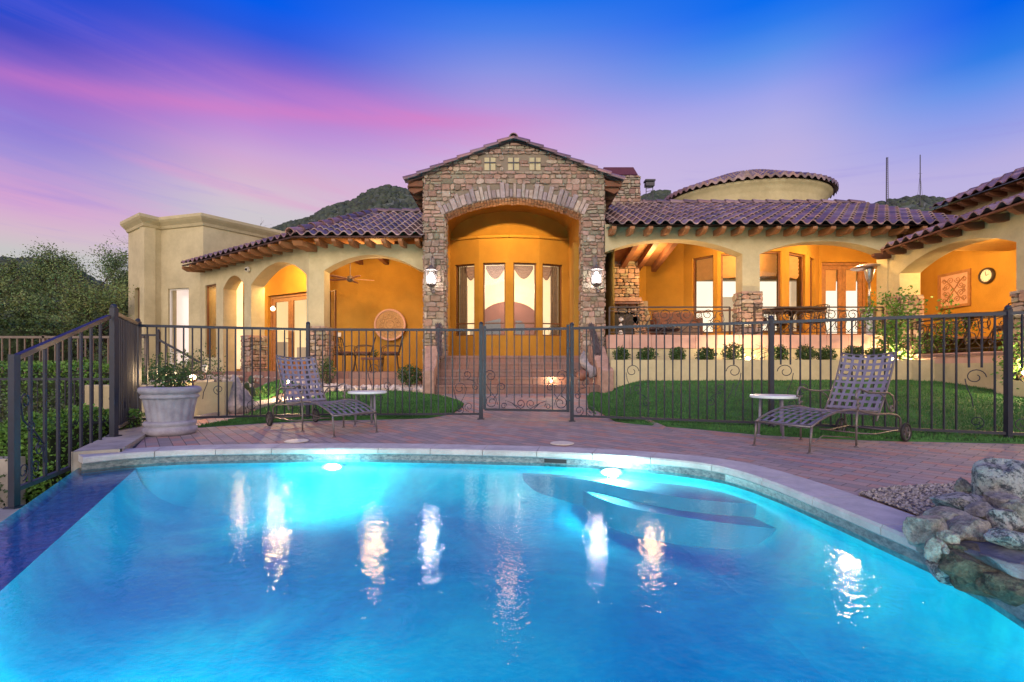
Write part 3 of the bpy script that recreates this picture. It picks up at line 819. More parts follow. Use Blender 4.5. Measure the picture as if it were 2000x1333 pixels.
def ridge(mb, p, q, r=.10, step=.40, seed=1):
    rnd = random.Random(seed); p = Vector(p); q = Vector(q); L = (q-p).length; t = (q-p)/L; n = max(1, int(L/step)); s = t.cross(Vector((0,0,1))).normalized(); up = s.cross(t).normalized()
    for i in range(n):
        a = p+t*(L*i/n-.03); b = p+t*(L*(i+1)/n+.03); c = rnd.choice(TILES); g = rnd.uniform(.9,1.3); c = (c[0]*g,c[1]*g,c[2]*g,1); vs = []
        for (o, rr_, l) in ((a, r*1.12, .02), (b, r*.86, 0)):
            for k in range(9):
                an = pi*k/8; vs.append(o+s*(cos(an)*rr_)+up*(sin(an)*rr_+l))
        for k in range(9):
            an = pi*k/8; vs.append(a+s*(cos(an)*r*.92)+up*(sin(an)*r*.92+.02))
        mb.add(vs, [(k,k+1,10+k,9+k) for k in range(8)]+[(18+k,19+k,k+1,k) for k in range(8)], c)
def rafters(fr, z, n, L, w=.09, h=.13, x0=.3, x1=None, name='rafter_tail', mt='timber_light', inset=.1, pitch=0):
    """rafter ends under an eave; frame runs along the wall"""
    x1 = x1 if x1 is not None else fr.L-.3
    for i in range(n):
        x = x0+(x1-x0)*i/(n-1); mb = MB()
        prof = [(-inset,0),(L-.02,0-pitch*L),(L-.02,-h*.45-pitch*L),(L-.10,-h*.8-pitch*L),(L-.16,-h-pitch*L),(-inset,-h)]
        vs = [fr.P(x-w/2, z+b, a) for a, b in prof]+[fr.P(x+w/2, z+b, a) for a, b in prof]; m = len(prof)
        mb.add(vs, [tuple(range(m)), tuple(range(m, 2*m))[::-1]]+[(k, m+k, m+(k+1)%m, (k+1)%m) for k in range(m)])
        hb(mb, name, mt)

def window(fr, x0, x1, z0, z1, rec=.10, mt='sash', transom=None, back=None, pane='glass', fw=.045, curtain=None, blind=None, name='window', label=None):
    """frame, pane(s), and what hangs behind the glass"""
    mb = MB(); P = fr.P
    def bb(xa, xb, za, zb, d0, d1):
        vs = [P(x, z, -d) for d in (d0, d1) for x, z in ((xa,za),(xb,za),(xb,zb),(xa,zb))]
        mb.add(vs, [(3,2,1,0),(4,5,6,7),(0,1,5,4),(1,2,6,5),(2,3,7,6),(3,0,4,7)])
    e = .003
    bb(x0+e, x0+fw, z0+e, z1-e, rec, rec+.06); bb(x1-fw, x1-e, z0+e, z1-e, rec, rec+.06); bb(x0+fw, x1-fw, z0+e, z0+fw, rec, rec+.06); bb(x0+fw, x1-fw, z1-fw, z1-e, rec, rec+.06)
    if transom: bb(x0+fw, x1-fw, transom-fw*.45, transom+fw*.45, rec, rec+.055)
    w_ = hb(mb, name, mt)
    g = MB(); g.quad(P(x0+fw,z0+fw,-rec-.03), P(x1-fw,z0+fw,-rec-.03), P(x1-fw,z1-fw,-rec-.03), P(x0+fw,z1-fw,-rec-.03)); g.build('pane', pane, w_)
    if blind:
        b = MB(); zb = z1-blind; n = 6
        for k in range(n):
            za = zb+(z1-zb)*k/n; zc = zb+(z1-zb)*(k+1)/n
            b.quad(P(x0+fw,za,-rec-.12), P(x1-fw,za,-rec-.12), P(x1-fw,zc,-rec-.075), P(x0+fw,zc,-rec-.075))
        b.quad(P(x0+fw,zb-.02,-rec-.13), P(x1-fw,zb-.02,-rec-.13), P(x1-fw,zb,-rec-.13), P(x0+fw,zb,-rec-.13))
        b.build('blind', 'blind', w_)
    if curtain:
        swag, side = curtain
        if swag:
            xa, xb, dp = swag; c = MB(); nx, nz = 18, 14; vs = []
            for i in range(nx+1):
                t = i/nx; x = xa+(xb-xa)*t; sag = dp*(.22+.78*(1-(2*t-1)**2))
                for j in range(nz+1):
                    q = j/nz; z = z1-fw*.6-sag*q; vs.append(P(x, z, -rec-.22+.028*sin(q*pi*8.5)+.02*q))
            c.add(vs, [(i*(nz+1)+j, i*(nz+1)+j+1, (i+1)*(nz+1)+j+1, (i+1)*(nz+1)+j) for i in range(nx) for j in range(nz)]); c.build('valance', 'linen', w_, smooth=True)
        if side:
            xa, xb = side; c = MB(); nx = 24; vs = []
            for i in range(nx+1):
                t = i/nx; x = xa+(xb-xa)*t; o = -rec-.26+.03*sin(t*pi*7)
                vs += [P(x, z0-.3, o), P(x, z1, o)]
            c.add(vs, [(2*i, 2*i+2, 2*i+3, 2*i+1) for i in range(nx)]); c.build('curtain', 'linen2', w_, smooth=True)
    return w_
def french_doors(fr, x0, x1, z0, z1, rec=.12, blind=None):
    """double glazed door, two leaves"""
    P = fr.P
    def bb(mb, xa, xb, za, zb, d0, d1):
        vs = [P(x, z, -d) for d in (d0, d1) for x, z in ((xa,za),(xb,za),(xb,zb),(xa,zb))]
        mb.add(vs, [(3,2,1,0),(4,5,6,7),(0,1,5,4),(1,2,6,5),(2,3,7,6),(3,0,4,7)])
    f = MB(); bb(f, x0+.003, x0+.08, z0, z1-.003, rec-.03, rec+.08); bb(f, x1-.08, x1-.003, z0, z1-.003, rec-.03, rec+.08); bb(f, x0+.08, x1-.08, z1-.08, z1-.003, rec-.03, rec+.08)
    hb(f, 'door_frame', 'door_wood'); xm = (x0+x1)/2
    for s, (a, b) in enumerate(((x0+.083, xm-.003), (xm+.003, x1-.083))):
        d = MB(); fw = .115
        bb(d, a, a+fw, z0+.01, z1-.085, rec, rec+.05); bb(d, b-fw, b, z0+.01, z1-.085, rec, rec+.05); bb(d, a+fw, b-fw, z0+.01, z0+.30, rec, rec+.05); bb(d, a+fw, b-fw, z1-.085-fw, z1-.085, rec, rec+.05)
        dd = hb(d, 'door', 'door_wood')
        g = MB(); g.quad(P(a+fw,z0+.3,-rec-.03), P(b-fw,z0+.3,-rec-.03), P(b-fw,z1-.2,-rec-.03), P(a+fw,z1-.2,-rec-.03)); g.build('pane', 'glass', dd)
        hx = (b-.05) if s == 0 else (a+.05); hm = MB(); hm.tube([P(hx, z0+1.0, .005-rec), P(hx, z0+1.0, .05-rec), P(hx+(-.09 if s == 0 else .09), z0+1.0, .055-rec)], .011); hm.build('handle', 'bronze', dd)
        if blind:
            q = MB(); q.quad(P(a+fw,z1-.2-blind,-rec-.1), P(b-fw,z1-.2-blind,-rec-.1), P(b-fw,z1-.2,-rec-.08), P(a+fw,z1-.2,-rec-.08)); q.build('blind', 'blind', dd)
def backing(pts, z0, z1, mt, name='room_glow_wall'):
    mb = MB()
    for a, b in zip(pts, pts[1:]): mb.quad((a[0],a[1],z0),(b[0],b[1],z0),(b[0],b[1],z1),(a[0],a[1],z1))
    return hb(mb, name, mt)

# ---------------- floors and terraces
FL, FT, FR_, FW = .74, 1.12, 1.56, 1.10          # left porch, tower landing, right patio, wing patio
def slab(poly, z, th, name, mt):
    mb = MB(); n = len(poly)
    mb.add([(x,y,z) for x,y in poly]+[(x,y,z-th) for x,y in poly], [tuple(range(n))]+[(i,(i+1)%n,n+(i+1)%n,n+i) for i in range(n)]); return hb(mb, name, mt)
slab([(-2.1,11.82),(-2.1,14.4),(-5.2,14.9),(-9.4,16.6),(-10,15.5),(-5.05,11.82)], FL, .05, 'porch_floor', 'step_paver')
slab([(-2.1,11.55),(-2.1,11.88),(-5.0,11.88),(-9.7,15.1),(-9.95,14.8),(-5.1,11.6)], FL-.01, .16, 'porch_edge', 'step_paver')
slab([(-2.1,11.25),(-2.1,11.55),(-5.1,11.6),(-9.95,14.8),(-10.1,14.6),(-5.25,11.3)], FL-.16, .6, 'porch_step', 'step_paver')
slab([(2.2,11.25),(8.84,11.25),(12.2,11.3),(12.2,14.9),(2.2,14.9)], FR_, .05, 'terrace_floor', 'step_paver')
slab([(8.70,11.2),(8.25,4.0),(12.4,4.0),(12.4,11.2)], FW, .05, 'wing_terrace_floor', 'step_paver')

# ---------------- stone gabled entry tower
TY = 11.5; tfr = Fr((-2.08,TY),(2.18,TY)); tx = lambda px: X(px, TY)+2.08
oL, oR = -1.6+2.08, 1.67+2.08; spring, rise = 4.47, .40
ZPK, ZSD = Z(281,TY), Z(338,TY)
arcF = arch(oL, oR, spring, rise)
core = MB()
tw = tfr.L; pk = tx(1003)
top = lambda x: ZSD+(ZPK-ZSD)*(1-abs((x-pk)/(pk if x < pk else tw-pk)))
nich = [(tx(px)-.13, tx(px)+.13, Z(333,TY), Z(309,TY)) for px in (957,1003,1045)]
wall(core, tfr, .2, top, .45, [(oL, oR, .2, arcF)])
hb(core, 'entry_wall', 'mortar')
st = MB()
inarch = lambda x, z: oL < x < oR and z < arcF(x)+.26 and z > spring-.05 or any(a-.02 < x < b+.02 and c-.02 < z < d+.02 for a,b,c,d in nich)
gl, gr = (ZPK-ZSD)/pk, (ZPK-ZSD)/(tw-pk)
pls = [(-gl, 1, ZSD+.03), (gr, 1, ZPK+gr*pk+.03)]
rubble(st, tfr, 0, oL, .3, spring, seed=2)
rubble(st, tfr, oR, tw, .3, spring, seed=3)
rubble(st, tfr, 0, tw, spring, ZPK, planes=pls, skip=inarch, seed=4)
# ring of voussoirs
rnd = random.Random(9); m_ = (oL+oR)/2; hw = (oR-oL)/2; xx = oL-.06; 
while xx < oR+.02:
    wv = rnd.uniform(.075,.13); xe = xx+wv; xc = (xx+xe)/2; hgt = rnd.choice((.20,.26,.33,.36))
    sl = -2*rise*(xc-m_)/hw**2; nx, nz = -sl/sqrt(1+sl*sl), 1/sqrt(1+sl*sl)
    f = lambda x: arcF(max(oL, min(oR, x)))-.015
    poly = [(xx+.004,f(xx)),(xe-.004,f(xe)),(xe-.004+nx*hgt*1.02,f(xe)+nz*hgt),(xx+.004+nx*hgt*1.02,f(xx)+nz*hgt)]
    stone_poly(st, tfr, poly, .05*rnd.uniform(.9,1.2), rnd, col=rnd.choice([(.40,.33,.34),(.50,.40,.36),(.45,.38,.36)]))
    xx = xe
# stones lining the arch soffit and the opening's inner edges
for k in range(46):
    a, b = oL+(oR-oL)*k/46, oL+(oR-oL)*(k+1)/46
    for dd in (0,.15,.30):
        g = rnd.uniform(.8,1.3); c = (.55*g,.36*g,.25*g,1); za, zb = arcF(a)-.001, arcF(b)-.001; zz = rnd.uniform(.02,.045)
        vs = [tfr.P(a+.006,za,-dd-.005),tfr.P(b-.006,zb,-dd-.005),tfr.P(b-.006,zb,-dd-.142),tfr.P(a+.006,za,-dd-.142)]
        vs += [Vector((v.x*1, v.y, v.z-zz)) for v in vs]; st.add(vs, [(4,7,6,5),(0,4,5,1),(1,5,6,2),(2,6,7,3),(3,7,4,0)], c)
for fr_, s in ((Fr((-1.6,TY),(-1.6,TY+.45), True), 5), (Fr((1.67,TY),(1.67,TY+.45)), 6)):
    fr_.n = Vector((1,0,0)) if s == 5 else Vector((-1,0,0))
    rubble(st, fr_, 0, .45, .3, spring+.0, seed=s, wmin=.1, wmax=.24)
fr_ = Fr((-2.08,TY),(-2.08,TY+.5), True); fr_.n = Vector((-1,0,0)); rubble(st, fr_, 0, .5, .3, ZSD-.1, seed=8)
fr_ = Fr((2.18,TY),(2.18,TY+.5)); fr_.n = Vector((1,0,0)); rubble(st, fr_, 0, .5, .3, ZSD-.1, seed=12)
hb(st, 'stone_cladding', 'stone')
for k, (a, b, c, d) in enumerate(nich):
    q = MB(); q.box((0,0,0),(b-a,.02,d-c), Matrix.Translation(tfr.P(a,c,-.0))@Matrix.Translation((0,-.014,0)))
    o = hb(q, 'niche_window', 'stucco'); q = MB(); B = tfr.P(a,c,.016)
    q.box((0,-.02,(d-c)*.55),(b-a,0,(d-c)*.55+.022), Matrix.Translation(B)); q.box(((b-a)/2-.011,-.018,0),((b-a)/2+.011,-.001,d-c), Matrix.Translation(B)); q.build('muntin', 'iron', o)
# tower side walls and inner room
sw = MB()
wall(sw, Fr((-2.08,17),(-2.08,TY+.5)), .2, ZSD-.1, .24); sw2 = MB(); wall(sw2, Fr((2.18,TY+.5),(2.18,17)), .2, ZSD-.1, .24)
NP = [(-1.8,14.25),(-.95,13.95),(-.07,13.85),(.785,13.95),(1.66,14.25)]
wz0, wz1 = 1.76, 3.84
wins = [(-1.66,-1.08),(-.83,-.19),(.04,.69),(.88,1.47)]
inn = MB()
def seg_x(fr, x): return (x-fr.o.x)/fr.d.x
nfr = [Fr(a, b) for a, b in zip(NP, NP[1:])]
for fr_, (a, b) in zip(nfr, wins):
    wall(inn, fr_, FT, 4.58, .3, [(seg_x(fr_,a), seg_x(fr_,b), wz0, wz1)])
# niche side walls, ledge, upper wall and ceiling
inn.quad((-1.8,TY+.45,FT),(-1.8,14.25,FT),(-1.8,14.25,5.9),(-1.8,TY+.45,5.9)); inn.quad((1.66,14.25,FT),(1.66,TY+.45,FT),(1.66,TY+.45,5.9),(1.66,14.25,5.9))
inn.quad((-1.8,TY+.452,FT),(-1.6,TY+.452,FT),(-1.6,TY+.452,5.3),(-1.8,TY+.452,5.3))
n = 24
for i in range(n):   # barrel vault
    a0, a1 = pi*i/n, pi*(i+1)/n; c = -.07; r = 1.75
    f = lambda a: (c+r*cos(a), 4.75+.75*sin(a))
    inn.quad((f(a0)[0],TY+.45,f(a0)[1]),(f(a1)[0],TY+.45,f(a1)[1]),(f(a1)[0],14.7,f(a1)[1]),(f(a0)[0],14.7,f(a0)[1]))
inn.quad((-1.85,14.5,4.4),(1.7,14.5,4.4),(1.7,14.5,5.8),(-1.85,14.5,5.8))
for a, b in zip(NP, NP[1:]): inn.quad((a[0],a[1],4.58),(b[0],b[1],4.58),(b[0],14.51,4.58),(a[0],14.51,4.58)); inn.box((0,-.04,4.55),((Vector(b)-Vector(a)).length,.0,4.62), Matrix.Translation((a[0],a[1],0))@Matrix.Rotation(atan2(b[1]-a[1],b[0]-a[0]),4,'Z'))
# arched pilaster on the right inner wall
pil = MB(); prof = [(12.05,FT),(12.05,3.6)]+[(12.05+.3-.3*cos(pi*k/10), 3.6+.42*sin(pi*k/10)) for k in range(1,10)]+[(12.65,3.6),(12.65,FT)]
nn = len(prof); pil.add([(1.54,y,z) for y,z in prof]+[(1.66,y,z) for y,z in prof], [tuple(range(nn))]+[(i,nn+i,nn+(i+1)%nn,(i+1)%nn) for i in range(nn)])
hb(pil, 'pilaster', 'stucco_warm')
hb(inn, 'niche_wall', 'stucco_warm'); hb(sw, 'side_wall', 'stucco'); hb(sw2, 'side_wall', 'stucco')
slab([(-1.9,TY+.0),(1.9,TY+.0),(1.9,14.4),(-1.9,14.4)], FT, .05, 'landing_floor', 'step_paver')
cur = [((.18,.55,.42), None),((.05,.6,.36),None),((.04,.62,.36),None),((.05,.40,.42),None)]
for k, (fr_, (a, b)) in enumerate(zip(nfr, wins)):
    xa, xb = seg_x(fr_,a), seg_x(fr_,b)
    sg = (xa+.04,xb-.04,.40); sd_ = None
    if k == 0: sg = (xa+.20, xb-.02, .42); sd_ = (xa+.0, xa+.24)
    if k == 3: sg = (xa+.02, xb-.22, .42); sd_ = (xb-.24, xb)
    window(fr_, xa, xb, wz0, wz1, rec=.06, transom=2.12, curtain=(sg, sd_), fw=.035)
backing([(-2.6,16.6),(2.6,16.6)], .9, 6, 'interior')
nr_ = MB(); prof = [(-.95,1)]+[(-.1+.98*cos(pi-pi*k/16), 2.45+.62*sin(pi*k/16)) for k in range(17)]+[(.88,1)]
nn = len(prof); nr_.add([(x,16.35,z) for x,z in prof]+[(x,16.58,z) for x,z in prof], [tuple(range(nn))]+[(i,nn+i,nn+(i+1)%nn,(i+1)%nn) for i in range(nn)])
hb(nr_, 'fireplace_surround', 'niche_red')
br_ = MB(); rb_ = random.Random(4)
for k in range(16):
    x = 1.15+rb_.gauss(0,.05); p = [(x, 14.9, 1.3)]
    for q_ in range(5): p.append((p[-1][0]+rb_.gauss(.02,.05), 14.9, p[-1][2]+.22*rb_.uniform(.6,1.2)))
    br_.tube(p, .006, 4)
hb(br_, 'branch_arrangement', 'twig')
q = MB(); q.box((-1.75,16.2,1.0),(-1.5,16.5,3.6)); q.box((1.55,16.2,1.0),(1.8,16.5,3.6)); q.box((-1.35,15.6,1.0),(-1.05,15.9,2.05)); hb(q, 'side_table', mat('room_item', (.5,.4,.3), .8, emit=(.8,.62,.42,.35)))  # columns and low table as plain blocks, room light put in as glow
q = MB(); q.box((-8.2,16.2,.7),(-7.5,16.5,1.7)); q.box((-6.9,15.6,.7),(-6.4,15.8,1.5)); hb(q, 'side_table', 'room_item')
q = MB(); q.add([(-.95,16.30,1),(-.38,16.30,1),(-.38,16.30,2.42),(-.95,16.30,2.3)], [(0,1,2,3)]); q.add([(-.95,16.30,2.3),(-.38,16.30,2.42),(-.38,16.33,2.5),(-.95,16.33,2.36)], [(0,1,2,3)]); q.add([(.12,16.30,1),(.42,16.30,1),(.42,16.30,2.3),(.30,16.30,2.42),(.12,16.30,2.42)], [(0,1,2,3,4)]); hb(q, 'fireplace_recess', 'niche_grey')
light('entry_spot', (-.07, TY+.75, 5.25), 400, (1,.60,.22), .02, 'SPOT', target=(-.07,14.1,3.2), spot=92, blend=.10)
light('entry_fill', (-.07, TY+.95, 4.4), 22, (1,.52,.16), .2)
light('room_lamp', (-.07, 15.5, 3.3), 80, (1,.82,.55), .2)
light('entry_low', (-.07, TY+.2, 4.55), 60, (1,.60,.30), .1, 'SPOT', target=(-.07,TY-1.0,.4), spot=110, blend=.8)

# tower roof: gable running back, overhanging
rf = MB(); zed = Z(346,TY)-.02; rp = Vector((X(1003,TY),0,0)).x
LX, RX = X(790,11.2), X(1218,11.2); zpk = Z(270,11.3); 
zl = Z(350,11.2); yb = 17
tile_roof(rf, (LX,yb),(LX,11.46), zl, (zpk-zl)/(rp-LX), lambda x: rp-LX-.02, seed=21, inward=(1,0))
tile_roof(rf, (RX,11.46),(RX,yb), zl, (zpk-zl)/(RX-rp), lambda x: RX-rp-.02, seed=22, inward=(-1,0))
ridge(rf, (rp,11.40,zpk+.03),(rp,yb,zpk+.03), seed=3)
# barge tiles along the front rake
ridge(rf, (LX-.02,11.45,zl+.03),(rp,11.45,zpk+.03), r=.105, step=.33, seed=4); ridge(rf, (RX+.02,11.45,zl+.03),(rp,11.45,zpk+.03), r=.105, step=.33, seed=5)
hb(rf, 'roof', 'tile', smooth=False)
sf = MB()
for (ex, s) in ((LX, 1), (RX, -1)):
    pt = (zpk-zl)/abs(rp-ex)
    for (za, zb) in ((-.02,-.07),):
        a = (ex, 11.52, zl+za-.02); b = (rp, 11.52, zpk+za-.02)
        sf.add([(ex,11.52,zl-.03),(rp,11.52,zpk-.03),(rp,yb,zpk-.03),(ex,yb,zl-.03),(ex,11.52,zl-.09),(rp,11.52,zpk-.09),(rp,yb,zpk-.09),(ex,yb,zl-.09)], [(0,1,2,3),(7,6,5,4),(0,4,5,1),(1,5,6,2),(2,6,7,3),(3,7,4,0)])
hb(sf, 'soffit', 'timber')
for s, x0_, ex in ((-1, -2.08, LX), (1, 2.18, RX)):
    for k in range(12):
        y = 11.56+k*.42; mb = MB(); pt = (zpk-zl)/abs(rp-ex); zz = zl-.09
        xo = ex; xi = x0_
        A = [(xi, zz+pt*abs(xi-xo)), (xo-s*.02, zz), (xo-s*.03, zz-.05), (xo-s*.14, zz-.12), (xi, zz+pt*abs(xi-xo)-.17)]
        mb.add([(a,y,z) for a,z in A]+[(a,y+.09,z) for a,z in A], [(0,1,2,3,4),(9,8,7,6,5)]+[(i,5+i,5+(i+1)%5,(i+1)%5) for i in range(5)]); hb(mb, 'rafter_tail', 'timber')
# rake beam stubs at the gable foot
for px0, px1 in ((797,826),(1182,1214)):
    mb = MB(); y = 11.49; mb.box((X(px0,y),y,Z(362,y)-.03),(X(px1,y),y+.14,Z(362,y)+.10)); hb(mb, 'beam_end', 'timber')

# entry stairs
stp = MB(); N_ST = 5
for i in range(N_ST):
    y = 10.3+.3*i; z = .31+.162*(i+1); 
    stp.box((-1.72,y-.03,z-.055),(1.88,y+.34 if i < 4 else 11.52,z)); stp.box((-1.72,y,.0),(1.88,y+.03,z-.055))
    for k in range(15): # riser bricks
        xa = -1.72+3.6*k/15; stp.box((xa+.006,y-.012,z-.158),(xa+.234,y+.005,z-.06))
stairs = stp.build('entry_stairs', 'step_paver'); tag(stairs, 'flight of five rose brick steps leading up to the stone entry', 'stairs')
def cheek(x0, x1, xb0, xb1, label):
    mb = MB(); prof = [(10.12,.2),(10.12,.78),(10.2,.83),(10.45,.86),(11.2,1.32),(11.49,1.36),(11.49,.2)]
    vs = []
    for s in (0, 1):
        for y, z in prof:
            t = (y-10.12)/1.37; xa = xb0+(x0-xb0)*t; xb = xb1+(x1-xb1)*t; vs.append((xa if s == 0 else xb, y, z))
    m = len(prof); mb.add(vs, [tuple(range(m))[::-1], tuple(range(m,2*m))]+[(i,(i+1)%m,m+(i+1)%m,m+i) for i in range(m)])
    o = mb.build('stair_wall', 'pinkstone', bevel=.02); tag(o, label, 'stair wall')
cheek(-2.02,-1.70,-1.86,-1.62,'sloping rose stucco side wall of the steps, wrapped in bare vine by the gravel bed')
cheek(1.80,2.14,1.86,2.12,'sloping rose stucco side wall of the steps, with the grey sculpture leaning on it')

# ---------------- left porch
cfr = Fr((-4.97,11.9),(-2.05,11.9)); A0 = X(633,11.9)+4.97
pw_ = MB(); wall(pw_, cfr, FL, 3.86, .38, [(A0, cfr.L+.6, FL, arch(A0, A0+2.35, 3.22, .38))], x1=cfr.L)
bfr = Fr((-9.68,15.08),(-4.97,11.9)); LB = bfr.L
def onw(fr, px):    # distance along a wall where the sight line of a photo column meets it
    u = (px-1000)/F; o, d = fr.o, fr.d; return (u*o.y-o.x)/(d.x-u*d.y)
v0, v1, v2, v3, v4, v5 = LB-.10, onw(bfr,490.5), onw(bfr,477), onw(bfr,436), onw(bfr,422), onw(bfr,401)
wall(pw_, bfr, FL-.2, 3.86, .38, [(v1, v0, FL-.2, arch(v1, v0, 3.12, .46)), (v3, v2, FL-.2, arch(v3, v2, 3.15, .33)), (v5, v4, 1.15, 3.35)], caps=True)
hb(pw_, 'porch_wall', 'stucco')
stb = None   # stone pillar bases
def base(fr, x0, x1, th, z0, z1, seed, grow=.05):
    g = Fr((0,0),(1,0)); g.o = fr.P(x0-grow, 0, grow); g.d = fr.d; g.n = fr.n; L = x1-x0+2*grow; g.L = L; D = th+2*grow
    stb = MB(); c = MB(); vs = [g.P(x,z,-y) for z in (z0,z1) for x,y in ((.02,.02),(L-.02,.02),(L-.02,D-.02),(.02,D-.02))]
    c.add(vs, [(0,1,5,4),(1,2,6,5),(2,3,7,6),(3,0,4,7),(4,5,6,7)], (.2,.16,.12,1)); stb.add(c.v, c.f, (.2,.16,.12,1))
    rubble(stb, g, 0, L, z0, z1, seed=seed)
    e = Fr((0,0),(1,0)); e.o = g.P(L,0,0); e.d = -g.n; e.n = g.d; rubble(stb, e, 0, D, z0, z1, seed=seed+1)
    e = Fr((0,0),(1,0)); e.o = g.P(0,0,-D); e.d = g.n; e.n = -g.d; rubble(stb, e, 0, D, z0, z1, seed=seed+2)
    rnd = random.Random(seed)   # cap stones
    x = 0
    while x < L-.02:
        x2 = min(L, x+rnd.uniform(.12,.25)); cc = rnd.choice(STONES); cc = (*cc,1)
        vs = [g.P(a,zz,-y) for zz in (z1-.01,z1+.035) for a,y in ((x,-.03),(x2-.008,-.03),(x2-.008,D),(x,D))]
        stb.add(vs, [(0,1,5,4),(1,2,6,5),(2,3,7,6),(3,0,4,7),(4,5,6,7)], cc); x = x2
    hb(stb, 'pillar_base', 'stone')
base(cfr, 0.03, A0, .38, FL, 1.82, 31); base(bfr, v2, v1, .38, FL-.2, 1.70, 41)
# inner walls
BW = [(-9.5,16.35),(-5.45,14.05),(-5.2,14.2),(-1.9,14.2)]
bw0 = Fr(BW[0],BW[1]); bw2 = Fr(BW[2],BW[3])
def onw(fr, px):    # distance along a wall where the sight line of a photo column meets it
    u = (px-1000)/F; o, d = fr.o, fr.d; return (u*o.y-o.x)/(d.x-u*d.y)
iw = MB(); d0, d1 = onw(bw0, 523), onw(bw0, 601); n0, n1 = onw(bw0, 641), onw(bw0, 653); m0, m1 = onw(bw0, 461), onw(bw0, 479)
wall(iw, bw0, FL, 4.6, .3, [(m0, m1, 1.15, 3.3), (d0, d1, FL, 3.10), (n0, n1, FL, 3.05)])
iw.quad((-5.45,14.05,FL),(-5.2,14.2,FL),(-5.2,14.2,4.6),(-5.45,14.05,4.6))
wall(iw, bw2, FL, 4.6, .3); iw.quad((-2.085,11.9,FL),(-2.085,14.3,FL),(-2.085,14.3,4.6),(-2.085,11.9,4.6))
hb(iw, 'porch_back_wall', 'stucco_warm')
french_doors(bw0, d0, d1, FL, 3.10); window(bw0, n0, n1, FL+.1, 3.05, rec=.02, fw=.025); window(bw0, m0, m1, 1.15, 3.3, rec=.03, fw=.03)
backing([(-12,18.2),(-5.4,15.9),(-4.4,14.9)], .4, 5, 'interior_yellow')
ce = MB(); ce.add([(-2.0,11.5,4.02),(-5.2,11.5,4.02),(-10,15,4.02),(-10,17,4.02),(-2.0,17,4.02)], [(0,1,2,3,4)]); hb(ce, 'porch_ceiling', 'timber_light')
for k in range(4):
    mb = MB(); x = -4.4+.75*k; mb.bar((x,12.25,3.93),(x,14.3,3.93), .12, .18); hb(mb, 'ceiling_beam', 'timber')
light('porch_lamp', (-3.6,12.7,3.6), 85, (1,.58,.20), .12); light('porch_lamp', (-6.6,13.6,3.5), 190, (1,.60,.22), .12); light('porch_lamp', (-8.4,15.0,3.4), 45, (1,.58,.20), .12)
# small wall lamp on the pillar between the arches
wl = E('porch_wall_lamp', 'small round lamp glowing on the porch pillar beside the glazed double door', 'wall lamp', (-6.42,13.12,2.42))
mb = MB(); mb.blob((0,-.06,0), .055, amp=0, sub=2); mb.build('bulb', 'bulb_warm', wl); mb = MB(); mb.lathe([(.05,0),(.055,.02),(.03,.05)], 12, Matrix.Translation((0,-.01,.05))); mb.bar((0,0,.08),(0,-.06,.08),.02); mb.build('bracket', 'bronze', wl)
light('porch_wall_light', (-6.42,12.96,2.42), 5, (1,.75,.45), .05)

# left porch roof
lr = MB(); E0, E1 = (-9.9,14.53),(-5.11,11.3); ze = 3.90; pitch = .45; Hh = (-4.2,15.1)
eN = Vector((.559,.829)); LBr = (Vector(E1)-Vector(E0)).length
def smaxB(x):
    p = Vector(E0)+(Vector(E1)-Vector(E0)).normalized()*x
    return min(3.4, 3.66*(LBr-x)/1.0+.0) if LBr-x < 1 else 3.4
def smaxA(x):     # front slope: limited by the hip on the left
    return min(3.8, max(0, x/.91*3.8))
tile_roof(lr, E1, (-2.05,11.3), ze, pitch, smaxA, seed=31, inward=(0,1))
tile_roof(lr, E0, E1, ze, .449, smaxB, seed=32, inward=(.5,.8))
ridge(lr, (-5.13,11.28,ze+.05), (Hh[0],Hh[1],ze+3.8*.45+.07), r=.11, seed=7); ridge(lr, (Hh[0],Hh[1],ze+3.8*.45+.05), (-2.1,15.1,ze+3.8*.45+.05), r=.11, seed=8)
hb(lr, 'roof', 'tile')
so_ = MB(); so_.add([(-5.09,11.34,ze-.03),(-2.1,11.34,ze-.03),(-2.1,12.2,ze+.2),(-5.0,12.2,ze+.2)], [(3,2,1,0)]); so_.add([(-9.85,14.56,ze-.03),(-5.09,11.34,ze-.03),(-4.6,12.1,ze+.3),(-9.4,15.4,ze+.3)], [(3,2,1,0)])
for a, b in (((-9.85,14.53),(-5.1,11.33)),((-5.1,11.33),(-2.1,11.33))): so_.bar((a[0],a[1],ze-.015),(b[0],b[1],ze-.015), .03, .03)
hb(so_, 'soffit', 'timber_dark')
rafters(Fr((-4.97,11.9),(-2.08,11.9)), ze+.0, 7, .60, x0=.42, x1=2.75, pitch=.1)
rafters(bfr, ze+.0, 12, .62, x0=.3, x1=bfr.L-.25, pitch=.1)
mb = MB(); mb.add([(-5.0,11.86,3.83),(-5.14,11.33,3.80),(-4.9,11.33,3.80),(-4.75,11.86,3.83),(-5.0,11.86,3.66),(-5.12,11.40,3.70),(-4.9,11.40,3.70),(-4.75,11.86,3.66)], [(0,1,2,3),(7,6,5,4),(0,4,5,1),(1,5,6,2),(2,6,7,3)]); hb(mb, 'hip_corbel', 'timber_light')
# security camera on the porch wall
cm = E('security_camera', 'small white dome camera mounted on the stucco above the porch arches', 'camera', tuple(bfr.P(onw(bfr,487), Z(521,13.0), 0)))
mb = MB(); mb.lathe([(.001,-.05),(.06,-.04),(.075,0),(.06,.05),(.001,.06)], 14, Matrix.Translation((-.02,-.05,0))@Matrix.Rotation(.9,4,'X')); mb.build('housing', 'white_plastic', cm); mb = MB(); mb.blob((-.03,-.11,-.01), .035, amp=0, sub=2); mb.build('lens', 'rubber', cm)

